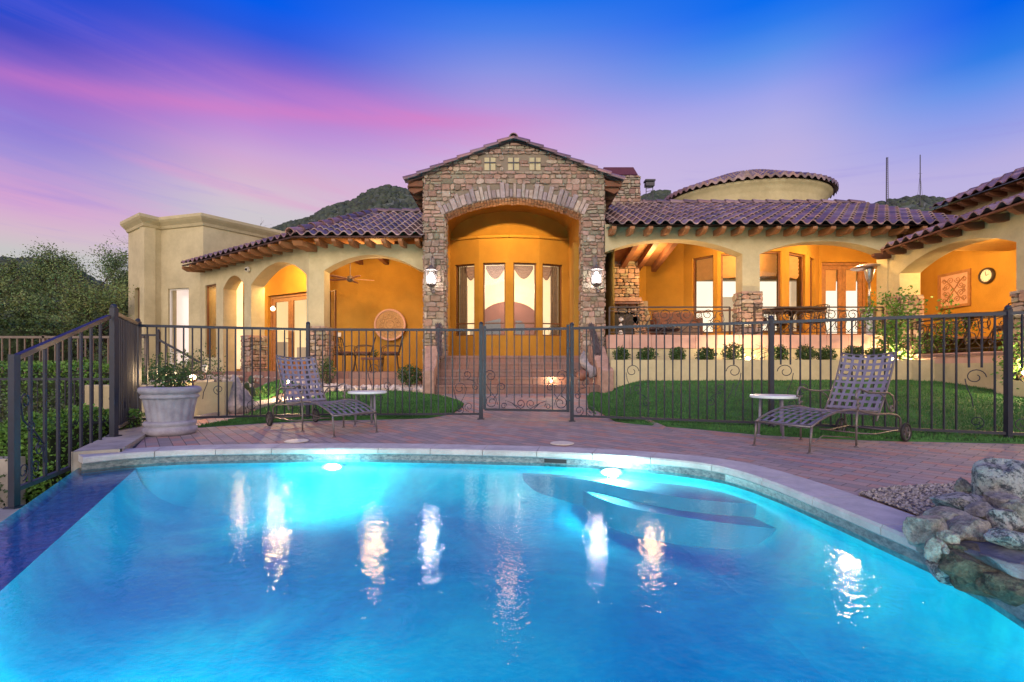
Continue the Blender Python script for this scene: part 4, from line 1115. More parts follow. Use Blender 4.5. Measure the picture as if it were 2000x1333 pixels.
# ---------------- left wing with parapet
bay = [(-12.66,16.05),(-11.53,15.25),(-11.30,15.66),(-9.65,15.2)]
HT = Z(422,15.2)-.02
lw = MB(); f0, f1, f2 = Fr(bay[0],bay[1]), Fr(bay[1],bay[2]), Fr(bay[2],bay[3])
a0, a1 = onw(f0, 263), onw(f0, 277)
wall(lw, f0, -.2, HT, .3, [(a0, a1, 1.1, 3.40)]); wall(lw, f1, -.2, HT, .3)
b0, b1 = onw(f2, 328), onw(f2, 368.5); wall(lw, f2, -.2, HT, .3, [(b0, b1, .95, 3.37)])
wall(lw, Fr(bay[3],(-7.2,18.35)), 3.0, HT, .3); wall(lw, Fr((-12.9,19),bay[0]), -.2, HT, .3)
wall(lw, Fr((-7.2,18.35),(-2,18.35)), 3.0, HT, .3)
hb(lw, 'wing_wall', 'stucco')
window(f0, a0, a1, 1.1, 3.40, rec=.10); window(f2, b0, b1, .95, 3.37, rec=.06, transom=1.32, mt='white_plastic')
window(bfr, v5, v4, 1.15, 3.35, rec=.04, fw=.03)
backing([(-12.2,16.4),(-11.5,15.9)], 1, 3.6, 'interior_yellow'); backing([(-11.2,16.1),(-9.5,15.65)], .8, 3.6, 'interior_pink')
backing([(-10.6,16.1),(-8.6,15.55)], .8, 3.6, 'interior')
# shelves with things seen in the narrow window
mb = MB(); f = bfr
for k in range(4):
    z = 1.3+.42*k; mb.add([f.P(v5+.12,z,-.42),f.P(v4-.10,z,-.42),f.P(v4-.10,z+.10,-.42),f.P(v5+.12,z+.13,-.42)], [(0,1,2,3)])
hb(mb, 'shelf_unit', 'linen')
# cornice
def cornice(pts, z, name='cornice', prof=((0,-.30),(.04,-.28),(.07,-.20),(.16,-.10),(.20,-.04),(.20,.05),(.0,.06))):
    mb = MB(); n = len(pts); V = [Vector(p) for p in pts]; off = []
    for i in range(n):
        t0 = (V[i]-V[i-1]).normalized() if i > 0 else (V[1]-V[0]).normalized(); t1 = (V[i+1]-V[i]).normalized() if i < n-1 else t0
        n0 = Vector((t0.y,-t0.x)); n1 = Vector((t1.y,-t1.x)); m = (n0+n1).normalized(); off.append(m/max(.3, m.dot(n0)))
    vs = []
    for p, o in zip(V, off):
        for d, h in prof: vs.append((p.x+o.x*d, p.y+o.y*d, z+h))
    m = len(prof); mb.add(vs, [(i*m+k,(i+1)*m+k,(i+1)*m+k+1,i*m+k+1) for i in range(n-1) for k in range(m-1)]); return hb(mb, name, 'stucco')
cornice([(-12.9,19)]+bay+[(-7.2,18.35),(-2,18.35)], HT)

# ---------------- right arcade
ay = 11.4; afr = Fr((2.18,ay),(8.82,ay)); ax = lambda px: X(px,ay)-2.18
p0, p1 = ax(1450), ax(1484); p2 = afr.L-.02
aw = MB(); 
wall(aw, afr, FR_, 4.20, .34, [(-2*.9, p0, FR_, arch(-.0-.1, p0, 3.50, .35, 2.1)), (p1, p2, FR_, arch(p1, p2, 3.50, .30, 2.3))], x0=0, x1=afr.L+.2, caps=False)
hb(aw, 'arcade_wall', 'stucco')
base(afr, p0, p1, .34, FR_, Z(573,ay), 51, grow=.04)
# band of rose stone at the terrace edge, cream wall beneath
def box_part(lo, hi, name, mt, bevel=0):
    mb = MB(); mb.box(lo, hi); return hb(mb, name, mt, bevel=bevel)
n = 13
bd = MB()
for k in range(n): xa = 2.19+(8.68-2.19)*k/n; bd.box((xa+.004,11.10,1.28),(xa+(8.68-2.19)/n-.004,11.34,1.585))
hb(bd, 'terrace_edge', 'bandstone')
box_part((2.19,11.14,.2),(8.74,11.38,1.275), 'terrace_wall', 'stucco')
# inner walls of the arcade
V = [(4.05,14.7),(X(1335,14.15),14.15),(X(1401,13.4),13.4),(X(1468,13.05),13.05),(X(1534,13.05),13.05),(X(1577,13.55),13.55),(X(1600,14.4),14.4),(12.05,14.4)]
zt = 3.97; iw = MB(); segs = [Fr(a,b) for a,b in zip(V,V[1:])]
spec = {0:[], 1:[(1352,1393)], 2:[(1408,1460)], 3:[(1479,1527)], 4:[(1541.5,1573)], 5:[(1582,1591)], 6:[(1605,1695)]}
for k, f in enumerate(segs):
    ops = [(onw(f,a), onw(f,b), (FR_ if k == 6 else 1.80), zt) for a, b in spec[k]]
    wall(iw, f, FR_, 4.9, .25, ops)
    for (a, b, c, d) in ops:
        if k == 6: french_doors(f, a, b, c, d, blind=.62)
        else: window(f, a, b, c, d, rec=.07, blind=.62, transom=2.42 if k < 5 else None)
iw.quad((3.35,14.5,FR_),(4.05,14.7,FR_),(4.05,14.7,5.4),(3.35,14.5,5.4)); iw.quad((2.43,14.0,FR_),(3.35,14.5,FR_),(3.35,14.5,5.4),(2.43,14.0,5.4))
iw.quad((2.425,11.5,FR_),(2.425,14.5,FR_),(2.425,14.5,5.2),(2.425,11.5,4.2))
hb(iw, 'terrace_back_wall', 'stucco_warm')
backing([(3.6,16.6),(13.6,16.6)], 1.2, 5, 'interior_bright')
mb = MB(); mb.box((6.9,16.2,1.2),(7.6,16.5,3.2)); mb.box((9.3,16.2,1.2),(9.5,16.5,4.2)); mb.box((5.2,16.0,1.2),(6.2,16.4,2.3)); hb(mb, 'cabinet', mat('interior_item', (.6,.5,.35), .8, emit=(.9,.72,.45,.45)))  # plain blocks as room furniture, room light put in as glow
# ceiling of timber following the roof, with beams
tc_ = MB(); tc_.add([(2.2,11.55,4.15),(12.2,11.55,4.15),(12.2,14.7,4.95),(2.2,14.7,4.95)], [(3,2,1,0)]); hb(tc_, 'terrace_ceiling', 'timber_light')
mb = MB(); mb.add([(2.42,11.75,4.12),(4.12,11.75,4.12),(4.12,13.9,3.74),(2.42,13.9,3.74)], [(0,1,2,3)]); mb.add([(4.12,11.75,4.12),(4.12,13.9,3.74),(4.12,13.9,4.6),(4.12,11.75,4.3)], [(0,1,2,3)]); hb(mb, 'lean_to_ceiling', 'timber_light')
for k in range(4):
    mb = MB(); x = 2.62+k*.47; mb.bar((x,11.78,4.02),(x,13.85,3.65), .13, .17); hb(mb, 'ceiling_beam', 'timber')
for x, y, pw2 in ((3.6,12.5,80),(6.0,12.2,200),(8.6,12.4,190)): light('terrace_lamp', (x,y,3.85 if x > 4 else 3.55), pw2, (1,.60,.22), .12)
# outdoor fireplace: stone breast with tapered shoulder, mantel and opening
fp = E('outdoor_fireplace', 'rough stone outdoor fireplace with mantel shelf and dark firebox under the arcade', 'fireplace', (2.9,13.6,FR_))
fs_ = MB(); ff = Fr((2.5,13.55),(3.62,13.55)); fcore = MB()
fcore.box((2.45,13.6,FR_),(3.54,14.2,4.2)); fcore.box((2.45,13.6,FR_),(3.80,14.2,2.70))
def floc(mb, n, mt, **k):
    o = mb.build(n, mt, fp, **k); o.location = (-2.9,-13.6,-FR_); return o
floc(fcore, 'core', 'mortar')
ops = lambda x, z: (.12 < x < .85 and z < 2.35 and z > 1.75)
rubble(fs_, ff, -.08, 1.05, FR_, 4.2, skip=ops, seed=61); rubble(fs_, ff, 1.05, 1.36, FR_, 2.95, seed=62, planes=[(1,.55,2.62)])
floc(fs_, 'stonework', 'stone'); q = MB(); q.box((2.62,13.50,1.75),(3.36,13.56,2.32)); floc(q, 'firebox', 'rubber'); q = MB(); q.box((2.45,13.30,2.66),(3.55,13.6,2.76)); q.box((2.5,13.36,2.60),(3.5,13.6,2.66)); floc(q, 'mantel', 'pinkstone')
q = MB(); q.box((2.45,13.1,FR_),(3.8,13.55,1.74)); floc(q, 'hearth', 'pinkstone')

# right arcade roof
ar = MB(); ze2 = Z(437,10.9)-.03; rl = 3.8
def smaxR(x): return rl
tile_roof(ar, (2.25,10.9),(10.8,10.9), ze2, .45, smaxR, seed=41, inward=(0,1)); ridge(ar, (2.3,14.7,ze2+.45*rl+.04),(10.6,14.7,ze2+.45*rl+.04), r=.11, seed=11)
hb(ar, 'roof', 'tile')
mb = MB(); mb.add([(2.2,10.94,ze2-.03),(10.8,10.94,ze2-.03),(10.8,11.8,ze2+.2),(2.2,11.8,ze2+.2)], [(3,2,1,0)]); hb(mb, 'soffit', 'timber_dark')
rafters(Fr((2.18,11.4),(9.6,11.4)), ze2+.02, 18, .50, w=.10, x0=.12, x1=7.1, pitch=.08)
# closing wall above the ridge behind roofs (main block)
mb = MB(); mb.box((2.2,14.75,3.5),(11,15.0,ze2+.45*rl-.02)); hb(mb, 'upper_wall', 'stucco')

# ---------------- right wing running towards the pool
wx_ = lambda y: 8.076+.0653*y
wfr = Fr((wx_(11.45),11.45),(wx_(3.5),3.5)); wfr.n = Vector((-1,.065,0)).normalized()
q0, q1 = onw(wfr, 1757), onw(wfr, 1985)
ww = MB(); wall(ww, wfr, .2, 3.58, .45, [(q0, q1, FW, arch(q0, q1, 2.98, .32, 2.2)), (q1+.55, wfr.L-.3, FW, arch(q1+.55, wfr.L-.3, 2.98, .32, 2.2))])
ww.quad((10.9,15.5,FW),(10.2,4,FW),(10.2,4,4.2),(10.9,15.5,4.2)) if False else None
hb(ww, 'wing_arcade_wall', 'stucco')
iw = MB(); wb = Fr((11.1+.065*14.4,14.4),(11.1+.065*3.5,3.5)); wb.n = Vector((-1,.065,0)).normalized(); wall(iw, wb, FW, 4.3, .2)
iw.quad((8.5,11.5,FW),(11.4,11.5,FW),(11.4,11.5,4.3),(8.5,11.5,4.3)) if False else None
iw.add([(8.75,11.6,3.62),(8.35,3.5,3.62),(12.2,3.5,3.62),(12.2,11.6,3.62)], [(0,1,2,3)]); iw.quad((8.85,11.6,3.62),(12.0,11.6,3.62),(12.0,11.6,4.3),(8.85,11.6,4.3))
hb(iw, 'wing_back_wall', 'stucco_warm')
for x, y, pw2 in ((9.95,9.8,250),(9.75,6.6,110),(10.4,12.2,80)): light('wing_lamp', (x,y,3.35), pw2, (1,.63,.24), .12)
base(wfr, .06, q0, .45, FW, 2.45, 71, grow=.04); base(wfr, q1, q1+.55, .45, FW, 2.10, 81, grow=.04)
bd = MB(); L0, L1 = .35, q1+.0; n = 6
for k in range(n):
    a, b = L0+(L1-L0)*k/n, L0+(L1-L0)*(k+1)/n; vs = [wfr.P(x,z,o) for z in (.92,1.125) for x,o in ((a+.003,.08),(b-.003,.08),(b-.003,-.3),(a+.003,-.3))]
    bd.add(vs, [(0,1,5,4),(1,2,6,5),(2,3,7,6),(3,0,4,7),(4,5,6,7)])
hb(bd, 'terrace_edge', 'bandstone')
# low base of the pillar at the end of the wing
wr = MB(); e0, e1 = (wx_(11)-.42,11.02),(wx_(4)-.42,4.0); zw = 3.50
tile_roof(wr, e1, e0, zw, .375, lambda x: 3.6, seed=51, inward=(1,0)); hb(wr, 'roof', 'tile')
mb = MB(); mb.add([(e0[0]+.04,e0[1],zw-.03),(e1[0]+.04,e1[1],zw-.03),(e1[0]+.9,e1[1],zw+.2),(e0[0]+.9,e0[1],zw+.2)], [(0,1,2,3)]); mb.bar((e0[0]+.02,e0[1],zw-.015),(e1[0]+.02,e1[1],zw-.015),.03,.03); mb.bar((e0[0],e0[1]+.0,zw-.03),(e0[0]+.9,e0[1],zw+.3),.04,.12); hb(mb, 'soffit', 'timber')
rafters(wfr, zw+.02, 15, .40, w=.11, h=.13, x0=.1, x1=6.8, pitch=.05, mt='timber')
# upper roof of the main block on the right, with wall below it
ur = MB(); u0, u1 = (X(1815,14),14),(X(2000,11.6)+.05,11.0); zu = Z(410,14)
tile_roof(ur, u1, u0, zu, .42, lambda x: 3.0, seed=61, inward=(1,0)); hb(ur, 'roof', 'tile')
mb = MB(); mb.add([(u0[0]+.04,u0[1],zu-.04),(u1[0]+.04,u1[1],zu-.04),(u1[0]+.9,u1[1],zu-.04),(u0[0]+.9,u0[1],zu-.04)], [(0,1,2,3)]); hb(mb, 'soffit', 'timber')
mb = MB(); wall(mb, Fr((u0[0]+.5,u0[1]-.05),(u1[0]+.5,u1[1])), 3.8, zu+.16, .2); hb(mb, 'upper_wall', 'stucco')
uf = Fr((u0[0]+.5,u0[1]),(u1[0]+.5,u1[1])); uf.n = Vector((-1,.1,0)).normalized(); rafters(uf, zu-.03, 9, .46, x0=.1, x1=uf.L, mt='timber')

# ---------------- rotunda behind the arcade
ro = MB(); cx, cy, rx, ry = X(1457,20), 20, 3.02, 2.3; N_ = 64; rt_ = radians if False else None
ca, sa = cos(-.16), sin(-.16); zc = Z(352,17.8)
def rp_(a, k, z): x, y = rx*k*cos(a), ry*k*sin(a); return (cx+x*ca-y*sa, cy+x*sa+y*ca, z)
prof = [(.93,4),(.93,zc-.42),(.95,zc-.36),(.97,zc-.24),(1.0,zc-.12),(1.03,zc-.08),(1.03,zc)]
vs = [rp_(2*pi*j/N_, k, z) for k, z in prof for j in range(N_)]
ro.add(vs, [(i*N_+j, i*N_+(j+1)%N_, (i+1)*N_+(j+1)%N_, (i+1)*N_+j) for i in range(len(prof)-1) for j in range(N_)]); hb(ro, 'rotunda_wall', 'stucco', smooth=True)
rr_ = MB(); rnd = random.Random(77); nt2 = 66
for j in range(nt2):
    for r in range(6):
        k0, k1 = 1.09-.13*r, 1.09-.13*(r+1)-.015; c = rnd.choice(TILES); g = rnd.uniform(.7,1.15); vs = []
        for (k, l) in ((k0,.05),(k1,.01)):
            for q in range(7):
                t = q/6; a = 2*pi*(j+t)/nt2; h = .07*(sin(pi*t/.62) if t < .62 else -.4*sin(pi*(t-.62)/.38)); vs.append(rp_(a, k, zc+.06+(1.09-k)*1.15+h*k+l))
        for q in range(7):
            t = q/6; a = 2*pi*(j+t)/nt2; h = .07*(sin(pi*t/.62) if t < .62 else -.4*sin(pi*(t-.62)/.38)); vs.append(rp_(a, k0, zc+.0+(1.09-k0)*1.15+h*k0))
        rr_.add(vs, [(q,q+1,8+q,7+q) for q in range(6)]+[(14+q,15+q,q+1,q) for q in range(6)], (c[0]*g,c[1]*g,c[2]*g,1))
for j in range(32):
    a0, a1 = 2*pi*j/32, 2*pi*(j+1)/32; rr_.add([rp_(a0,1.07,zc+.02),rp_(a1,1.07,zc+.02),rp_(a1,.02,zc+1.18),rp_(a0,.02,zc+1.18)], [(0,1,2,3)], (.10,.05,.045,1))
hb(rr_, 'rotunda_roof', 'tile')

# ---------------- chimney and flue
ch = MB(); cf = Fr((X(1186,14.6),14.6),(X(1250,14.6),14.6)); zct = Z(343,14.6)
mb = MB(); mb.box((cf.o.x+.01,14.62,4.5),(cf.o.x+cf.L-.01,15.4,zct)); hb(mb, 'chimney_core', 'mortar')
rubble(ch, cf, 0, cf.L, 4.6, zct, seed=91, depth=.03); e = Fr((0,0),(1,0)); e.o = cf.P(cf.L,0,0); e.d = Vector((0,1,0)); e.n = Vector((1,0,0)); rubble(ch, e, 0, .8, 4.6, zct, seed=92)
co_ = hb(ch, 'chimney', 'stone'); mb = MB(); x0, x1 = X(1184,14.6)-.05, X(1246,14.6); zt_ = Z(323,14.6)
mb.add([(x0,14.6,zct+.02),(x1,14.6,zct+.02),(x1,15.4,zct+.02),(x0,15.4,zct+.02),(x0,14.75,zt_),(x1-.1,14.75,zt_),(x1-.1,15.25,zt_),(x0,15.25,zt_)], [(0,1,5,4),(1,2,6,5),(2,3,7,6),(3,0,4,7),(4,5,6,7)]); mb.build('cap', 'chimney_cap', co_)
mb = MB(); y = 14.6; xa, xb = X(1262,y), X(1275,y); 
for x in (xa, xb): mb.tube([(x,y,5.0),(x,y,Z(360,y))], .012)
for k in range(8): z = Z(398,y)+.09*k; mb.bar((xa,y,z),(xb,y,z+.03), .012)
mb.box((xa-.03,y-.1,Z(365,y)),(xb+.03,y+.1,Z(358,y))); mb.box((xa-.05,y-.12,Z(356,y)),(xb+.05,y+.12,Z(353,y))); hb(mb, 'flue', 'iron')
# ================================================================ OBJECTS
def spiral(c, r0, r1, a0, turns, n=18, frame=None):
    """points of a spiral in the (x, z) plane of a frame function"""
    pts = []
    for k in range(n+1):
        t = k/n; a = a0+2*pi*turns*t; r = r0+(r1-r0)*t; pts.append(frame(c[0]+r*cos(a), c[1]+r*sin(a)))
    return pts
def seg_frame(a, b, y0=0):
    A = Vector((a[0],a[1],0)); D = Vector((b[0]-a[0], b[1]-a[1], 0)); L = D.length; D.normalize()
    return A, D, L, (lambda x, z, o=0: A+D*x+Vector((0,0,z))+Vector((D.y,-D.x,0))*o)
def fence_bay(root, a, b, H=1.44, zb=.085, sp=.115, mt='fence_paint', decor=None, short=(), ztop=None, bw=.016, zbf=None, railw=.038):
    A, D, L, P = seg_frame(a, b); zt = ztop or (lambda x: H); zbf = zbf or (lambda x: zb)
    o = root.location
    def fin(mb, n): 
        q = mb.build(n, mt, root); q.location = (-o.x,-o.y,-o.z); return q
    mb = MB(); mb.bar(P(0,zt(0)), P(L,zt(L)), railw, railw); fin(mb, 'top_rail'); mb = MB(); mb.bar(P(0,zbf(0)), P(L,zbf(L)), railw*.85, railw*.85); fin(mb, 'bottom_rail')
    n = max(2, round(L/sp)); mb = MB()
    for k in range(1, n):
        x = L*k/n; lo = zbf(x)
        for (i, h) in short:
            if i == k: lo = h
        mb.bar(P(x,lo), P(x,zt(x)), bw)
    fin(mb, 'bar_grille')
    if decor:
        for (kind, k, z, s) in decor:
            x = L*k/n; w_ = L/n; mb = MB()
            if kind == 'hook':      # big C scroll hanging between bars
                mb.tube(spiral((x,z), .085*1.15, .03, pi if s > 0 else 0, -1.15*s, 20, P), .0055, 5)
                ex = x-.098*s if False else x+(.098)*s
                mb.tube([P(ex*0+x+.09*s,z-.02), P(x+.075*s,z-.12), P(x+.03*s,z-.24), P(x+.02*s,z-.34)], .0055, 5)
            if kind == 'curl': mb.tube(spiral((x,z), .075, .022, -pi/2, 1.3*s, 20, P), .0055, 5)
            if kind == 'S':
                mb.tube(spiral((x,z), .07, .02, -pi/2, 1.2*s, 16, P)[::-1]+[P(x+.10*s,z-.10)]+spiral((x+.14*s,z-.20), .06, .02, pi/2, 1.2*s, 16, P), .0055, 5)
            if kind == 'sweep': mb.tube([P(x,z), P(x-.03*s,z-.12), P(x-.10*s,z-.26), P(x-.13*s,z-.40)], .0055, 5)
            fin(mb, 'scroll')
def post(root, x, y, h=1.52, w=.05, z0=0, mt='fence_paint', cap=True):
    mb = MB(); mb.box((x-w/2,y-w/2,z0),(x+w/2,y+w/2,h)); 
    if cap: mb.blob((x,y,h+.012), .034, amp=0, sub=2)
    mb.box((x-w*.9,y-w*.9,z0),(x+w*.9,y+w*.9,z0+.012))
    q = mb.build('post', mt, root); o = root.location; q.location = (-o.x,-o.y,-o.z); return q
FP = [(-5.42,7.05),(-3.25,7.75),(-.50,7.86),(.93,7.55),(3.49,6.55),(5.61,5.5),(7.2,4.45)]
fl = E('pool_fence', 'dark iron fence of slim bars with scrolls, from the stone planter to the gate', 'fence', (-3.0,7.75,0), group='iron fence round the pool')
fence_bay(fl, (-5.42,7.05), FP[1], decor=[('hook',7,.70,1),('curl',9,.50,-1),('hook',13,.24,-1),('curl',5,.55,1)], short=[(7,.79),(8,.79)])
fence_bay(fl, FP[1], (-.50,7.86), decor=[('curl',1,.22,1),('hook',9,.80,-1),('S',11,.55,-1),('S',22,.72,1),('hook',21,.50,-1),('curl',21,.16,1),('curl',22.3,.2,-1),('sweep',22,.52,1)], short=[(22,.80),(21,.6)])
post(fl, *FP[1]); post(fl, -.50, 7.86, h=1.53, w=.062)
fr2 = E('pool_fence', 'dark iron fence of slim bars with scrolls, from the gate past the big lawn', 'fence', (3.4,6.6,0), group='iron fence round the pool')
fence_bay(fr2, FP[3], FP[4], decor=[('S',2,.60,-1),('curl',1,.17,1),('curl',2.6,.17,-1),('hook',8,.78,-1),('S',8.6,.52,1),('hook',20,.78,1),('S',18.6,.55,-1),('sweep',20,.62,1)], short=[(8,.86),(20,.87),(1,.22)])
fence_bay(fr2, FP[4], FP[5], decor=[('hook',1.5,.78,1),('S',3.4,.56,-1),('hook',7.5,.80,-1),('S',9.3,.60,1),('hook',18.5,.72,-1),('curl',18.6,.2,1)], short=[(1,.87),(2,.87),(18,.83),(19,.83)])
fence_bay(fr2, FP[5], FP[6], decor=[('hook',1.2,.72,1),('curl',1.1,.2,-1),('curl',3,.4,1)], short=[(1,.82)])
for p in FP[3:7]: post(fr2, p[0], p[1], h=1.49, w=.055)
# gate
gt = E('pool_gate', 'iron pool gate with scrollwork along its foot, opening on the brick path', 'gate', (.2,7.7,0))
GA, GB = (-.44,7.84), (.87,7.57)
A, D, L, P = seg_frame(GA, GB)
def gp_(mb, n, **k):
    q = mb.build(n, 'fence_paint', gt, **k); q.location = (-.2,-7.7,0); return q
mb = MB(); zb = .16; mb.bar(P(.0,1.44),P(L,1.44),.038); mb.bar(P(0,zb),P(L,zb),.036); mb.bar(P(0,zb),P(0,1.50),.045); mb.bar(P(L,zb-.02),P(L,1.50),.045); gp_(mb, 'gate_frame')
mb = MB(); n = 11; lows = [0,.78,.42,.36,.30,.34,.30,.34,.36,.42,.78]
lows = [0,.80,.16,.36,.22,.36,.36,.22,.36,.16,.80,0]
for k in range(1, n): mb.bar(P(L*k/n, lows[k]),P(L*k/n,1.43),.015)
gp_(mb, 'bar_grille')
mb = MB(); w_ = L/n
for s, x in ((1,w_*.95),(-1,L-w_*.95)):
    mb.tube(spiral((x,.28), .105, .03, pi/2 if s > 0 else pi/2, 1.35*s, 22, P), .006, 5)
    mb.tube(spiral((x-.02*s,.70), .10, .028, pi if s > 0 else 0, -1.35*s, 22, P), .006, 5)
    mb.tube([P(x-.118*s,.68),P(x-.10*s,.58),P(x-.03*s,.46),P(x+.07*s,.34),P(x+.10*s,.24)], .006, 5)
    mb.tube(spiral((x+.16*s,.52), .07, .02, pi if s > 0 else 0, -1.3*s, 18, P), .006, 5)
    mb.tube([P(x+.09*s,.51),P(x+.10*s,.42),P(x+.03*s,.33)], .006, 5)
    mb.bar(P(x-.02*s,.38),P(x-.02*s,.62),.013)
    mb.tube(spiral((x+.20*s,.22), .05, .018, pi if s < 0 else 0, 1.2*s, 16, P)[::-1]+[P(x+.22*s,.31),P(x+.33*s,.27),P(x+.42*s,.185)], .006, 5)
    mb.tube([P(x+.33*s,.27),P(x+.45*s,.20)]+spiral((x+.47*s,.26), .075, .022, -pi/2, 1.25*s, 18, P), .006, 5)
gp_(mb, 'scroll_lattice')
mb = MB(); mb.bar(P(L-.02,1.14),P(L+.06,1.13),.035,.03); mb.bar(P(L-.02,.32),P(L+.06,.32),.03,.03); gp_(mb, 'latch')
# side fence returning to the pool edge, and its stepped-down panel
fs = E('side_fence', 'dark iron fence panel standing on the pale kerb beside the planter', 'fence', (-4.60,5.62,0), group='iron fence round the pool')
fence_bay(fs, (-4.6,5.62), (-5.42,7.03), H=1.46, zb=.12, sp=.115, bw=.02, decor=[('S',5,.55,1),('hook',9,.7,-1),('hook',13,.95,1)], railw=.045)
post(fs, -4.6, 5.62, h=1.52, w=.06, z0=.035); post(fs, -5.42, 7.05, h=1.50, w=.06)
fd = E('side_fence', 'short iron fence panel with a sloping top rail, beside the vanishing pool edge', 'fence', (-3.93,3.84,0), group='iron fence round the pool')
zt = lambda x: .90+(1.40-.90)*x/1.8
fence_bay(fd, (-3.93,3.84), (-4.60,5.55), ztop=zt, zbf=lambda x: -.14 if x < .5 else -.14, sp=.22, bw=.021, railw=.042, decor=[('curl',.55,-.02,1),('curl',1.35,-.02,-1),('S',1.0,.33,1)])
post(fd, -3.93, 3.84, h=.93, w=.05, z0=-.28, cap=False)
A, D, L, P = seg_frame((-3.93,3.84), (-4.60,5.55))
mb = MB(); mb.tube([P(.44,.16),P(.30,.28),P(.12,.40),P(.10,.50)]+spiral((.16,.55),.07,.03,pi,-.9,12,P), .007, 5); mb.tube([P(.44,.0),P(.42,.16),P(.50,.0)], .007, 5)
q = mb.build('scroll_lattice', 'fence_paint', fd); q.location = (3.93,-3.84,0)

# ---------------------------------------------------------------- chaise longue
def chaise(label, x, y, rz, g='iron chaises on the pool deck', dark=False):
    r = E('chaise_longue', label, 'chaise longue', (x, y, 0), rz, g); hw = .29; R_ = .0125
    seat = [(0,.255),(.10,.30),(.25,.345),(.45,.385),(.65,.395),(.82,.385),(1.0,.35),(1.2,.325),(1.45,.32),(1.62,.30),(1.70,.26),(1.72,.18),(1.72,.11)]
    mb = MB()
    for s in (-1, 1): mb.tube([(a, s*hw, z) for a, z in seat], R_, 7)
    mb.tube([(0,-hw,.255),(0,hw,.255)], R_, 7); mb.tube([(1.25,-hw,.32),(1.25,hw,.32)], R_, 7)
    mb.tube([(1.72,-hw-.03,.11),(1.72,hw+.03,.11)], .010, 7)
    for s in (-1, 1): mb.tube([(1.72,s*(hw-.03),.12),(1.3,s*(hw-.06),.10),(1.05,s*(hw-.07),.12)], .008, 6)
    mb.tube([(1.05,-hw+.07,.12),(1.05,hw-.07,.12)], .008, 6); mb.tube([(0.03,-hw,.10),(.4,-hw*.6,.13),(.8,-hw*.9,.10)], .006, 5)
    mb.build('seat_frame', 'bronze', r, smooth=True)
    for (lx, z1) in ((.0,.255),(.80,.387)):
        for s in (-1, 1):
            mb = MB(); mb.tube([(lx+.01,s*hw,z1),(lx-.0,s*hw,z1*.6),(lx-.025 if lx < .1 else lx,s*(hw+.0),.01)], [.013,.011,.010], 7); mb.lathe([(.026,0),(.024,.008),(.01,.014)], 10, Matrix.Translation((lx-.025 if lx < .1 else lx,s*hw,0))); mb.build('leg', 'bronze', r, smooth=True)
    # straps of the seat
    def zs(a):
        for (p, q), (u, v) in zip(seat, seat[1:]):
            if p <= a <= u: return q+(v-q)*(a-p)/(u-p)
        return .32
    mt = 'strap'; sb = MB(); w_ = .0155
    for k in range(7):
        yy = -hw+.05+(2*hw-.1)*k/6
        for i in range(16):
            a0, a1 = 1.22*i/16, 1.22*(i+1)/16; sg = lambda a: zs(a)-.012-.006*(1-(yy/hw)**2)
            sb.add([(a0,yy-w_,sg(a0)),(a1,yy-w_,sg(a1)),(a1,yy+w_,sg(a1)),(a0,yy+w_,sg(a0))], [(0,1,2,3)])
    for k in range(11):
        a = .05+1.14*k/10
        for i in range(6):
            y0, y1 = -hw+2*hw*i/6, -hw+2*hw*(i+1)/6; z = lambda q: zs(a)-.004-.010*(1-(q/hw)**2)+.003
            sb.add([(a-w_,y0,z(y0)),(a+w_,y0,z(y0)),(a+w_,y1,z(y1)),(a-w_,y1,z(y1))], [(0,1,2,3)])
    o = sb.build('seat_webbing', mt, r); m = o.modifiers.new('t', 'SOLIDIFY'); m.thickness = .003
    # back rest
    def bk(t, yy): # t 0..1 up the back
        return (1.27+.36*t+.03*sin(t*pi)-.0, yy, .335+.67*t)
    mb = MB()
    for s in (-1, 1): mb.tube([bk(t/8, s*hw*.97) for t in range(-1,9)], .0115, 7)
    tp = [( bk(1, q*hw*.97/6)[0]-.03*(1-(q/6)**2)*-1, q*hw*.97/6, bk(1,0)[2]-.035*(1-(q/6)**2)) for q in range(-6,7)]; mb.tube(tp, .0115, 7)
    mb.tube([bk(.02,-hw*.97), bk(.02,hw*.97)], .010, 7); mb.tube([bk(.6,hw*.9),(1.66,hw*.9,.30)], .007, 6)
    b = mb.build('back_frame', 'bronze', r, smooth=True)
    sb = MB()
    for k in range(7):
        yy = -hw+.055+(2*hw-.11)*k/6
        for i in range(10):
            t0, t1 = i/10, (i+1)/10; dz = -.035*(1-(yy/hw)**2)
            p0, p1 = bk(t0,yy), bk(t1,yy); e0, e1 = dz*t0, dz*t1; s_off = .022*(1-(yy/hw)**2)
            sb.add([(p0[0]+s_off,yy-w_,p0[2]+e0),(p0[0]+s_off,yy+w_,p0[2]+e0),(p1[0]+s_off,yy+w_,p1[2]+e1),(p1[0]+s_off,yy-w_,p1[2]+e1)], [(0,1,2,3)])
    for k in range(9):
        t = .06+.88*k/8
        for i in range(8):
            y0, y1 = -hw+2*hw*i/8, -hw+2*hw*(i+1)/8
            f = lambda q, t_: Vector((bk(t_,q)[0]+.026*(1-(q/hw)**2)-.004, q, bk(t_,q)[2]-.035*t_*(1-(q/hw)**2)))
            dt = w_/.76; sb.add([f(y0,t-dt),f(y1,t-dt),f(y1,t+dt),f(y0,t+dt)], [(0,1,2,3)])
    o = sb.build('back_webbing', mt, r); m = o.modifiers.new('t', 'SOLIDIFY'); m.thickness = .003
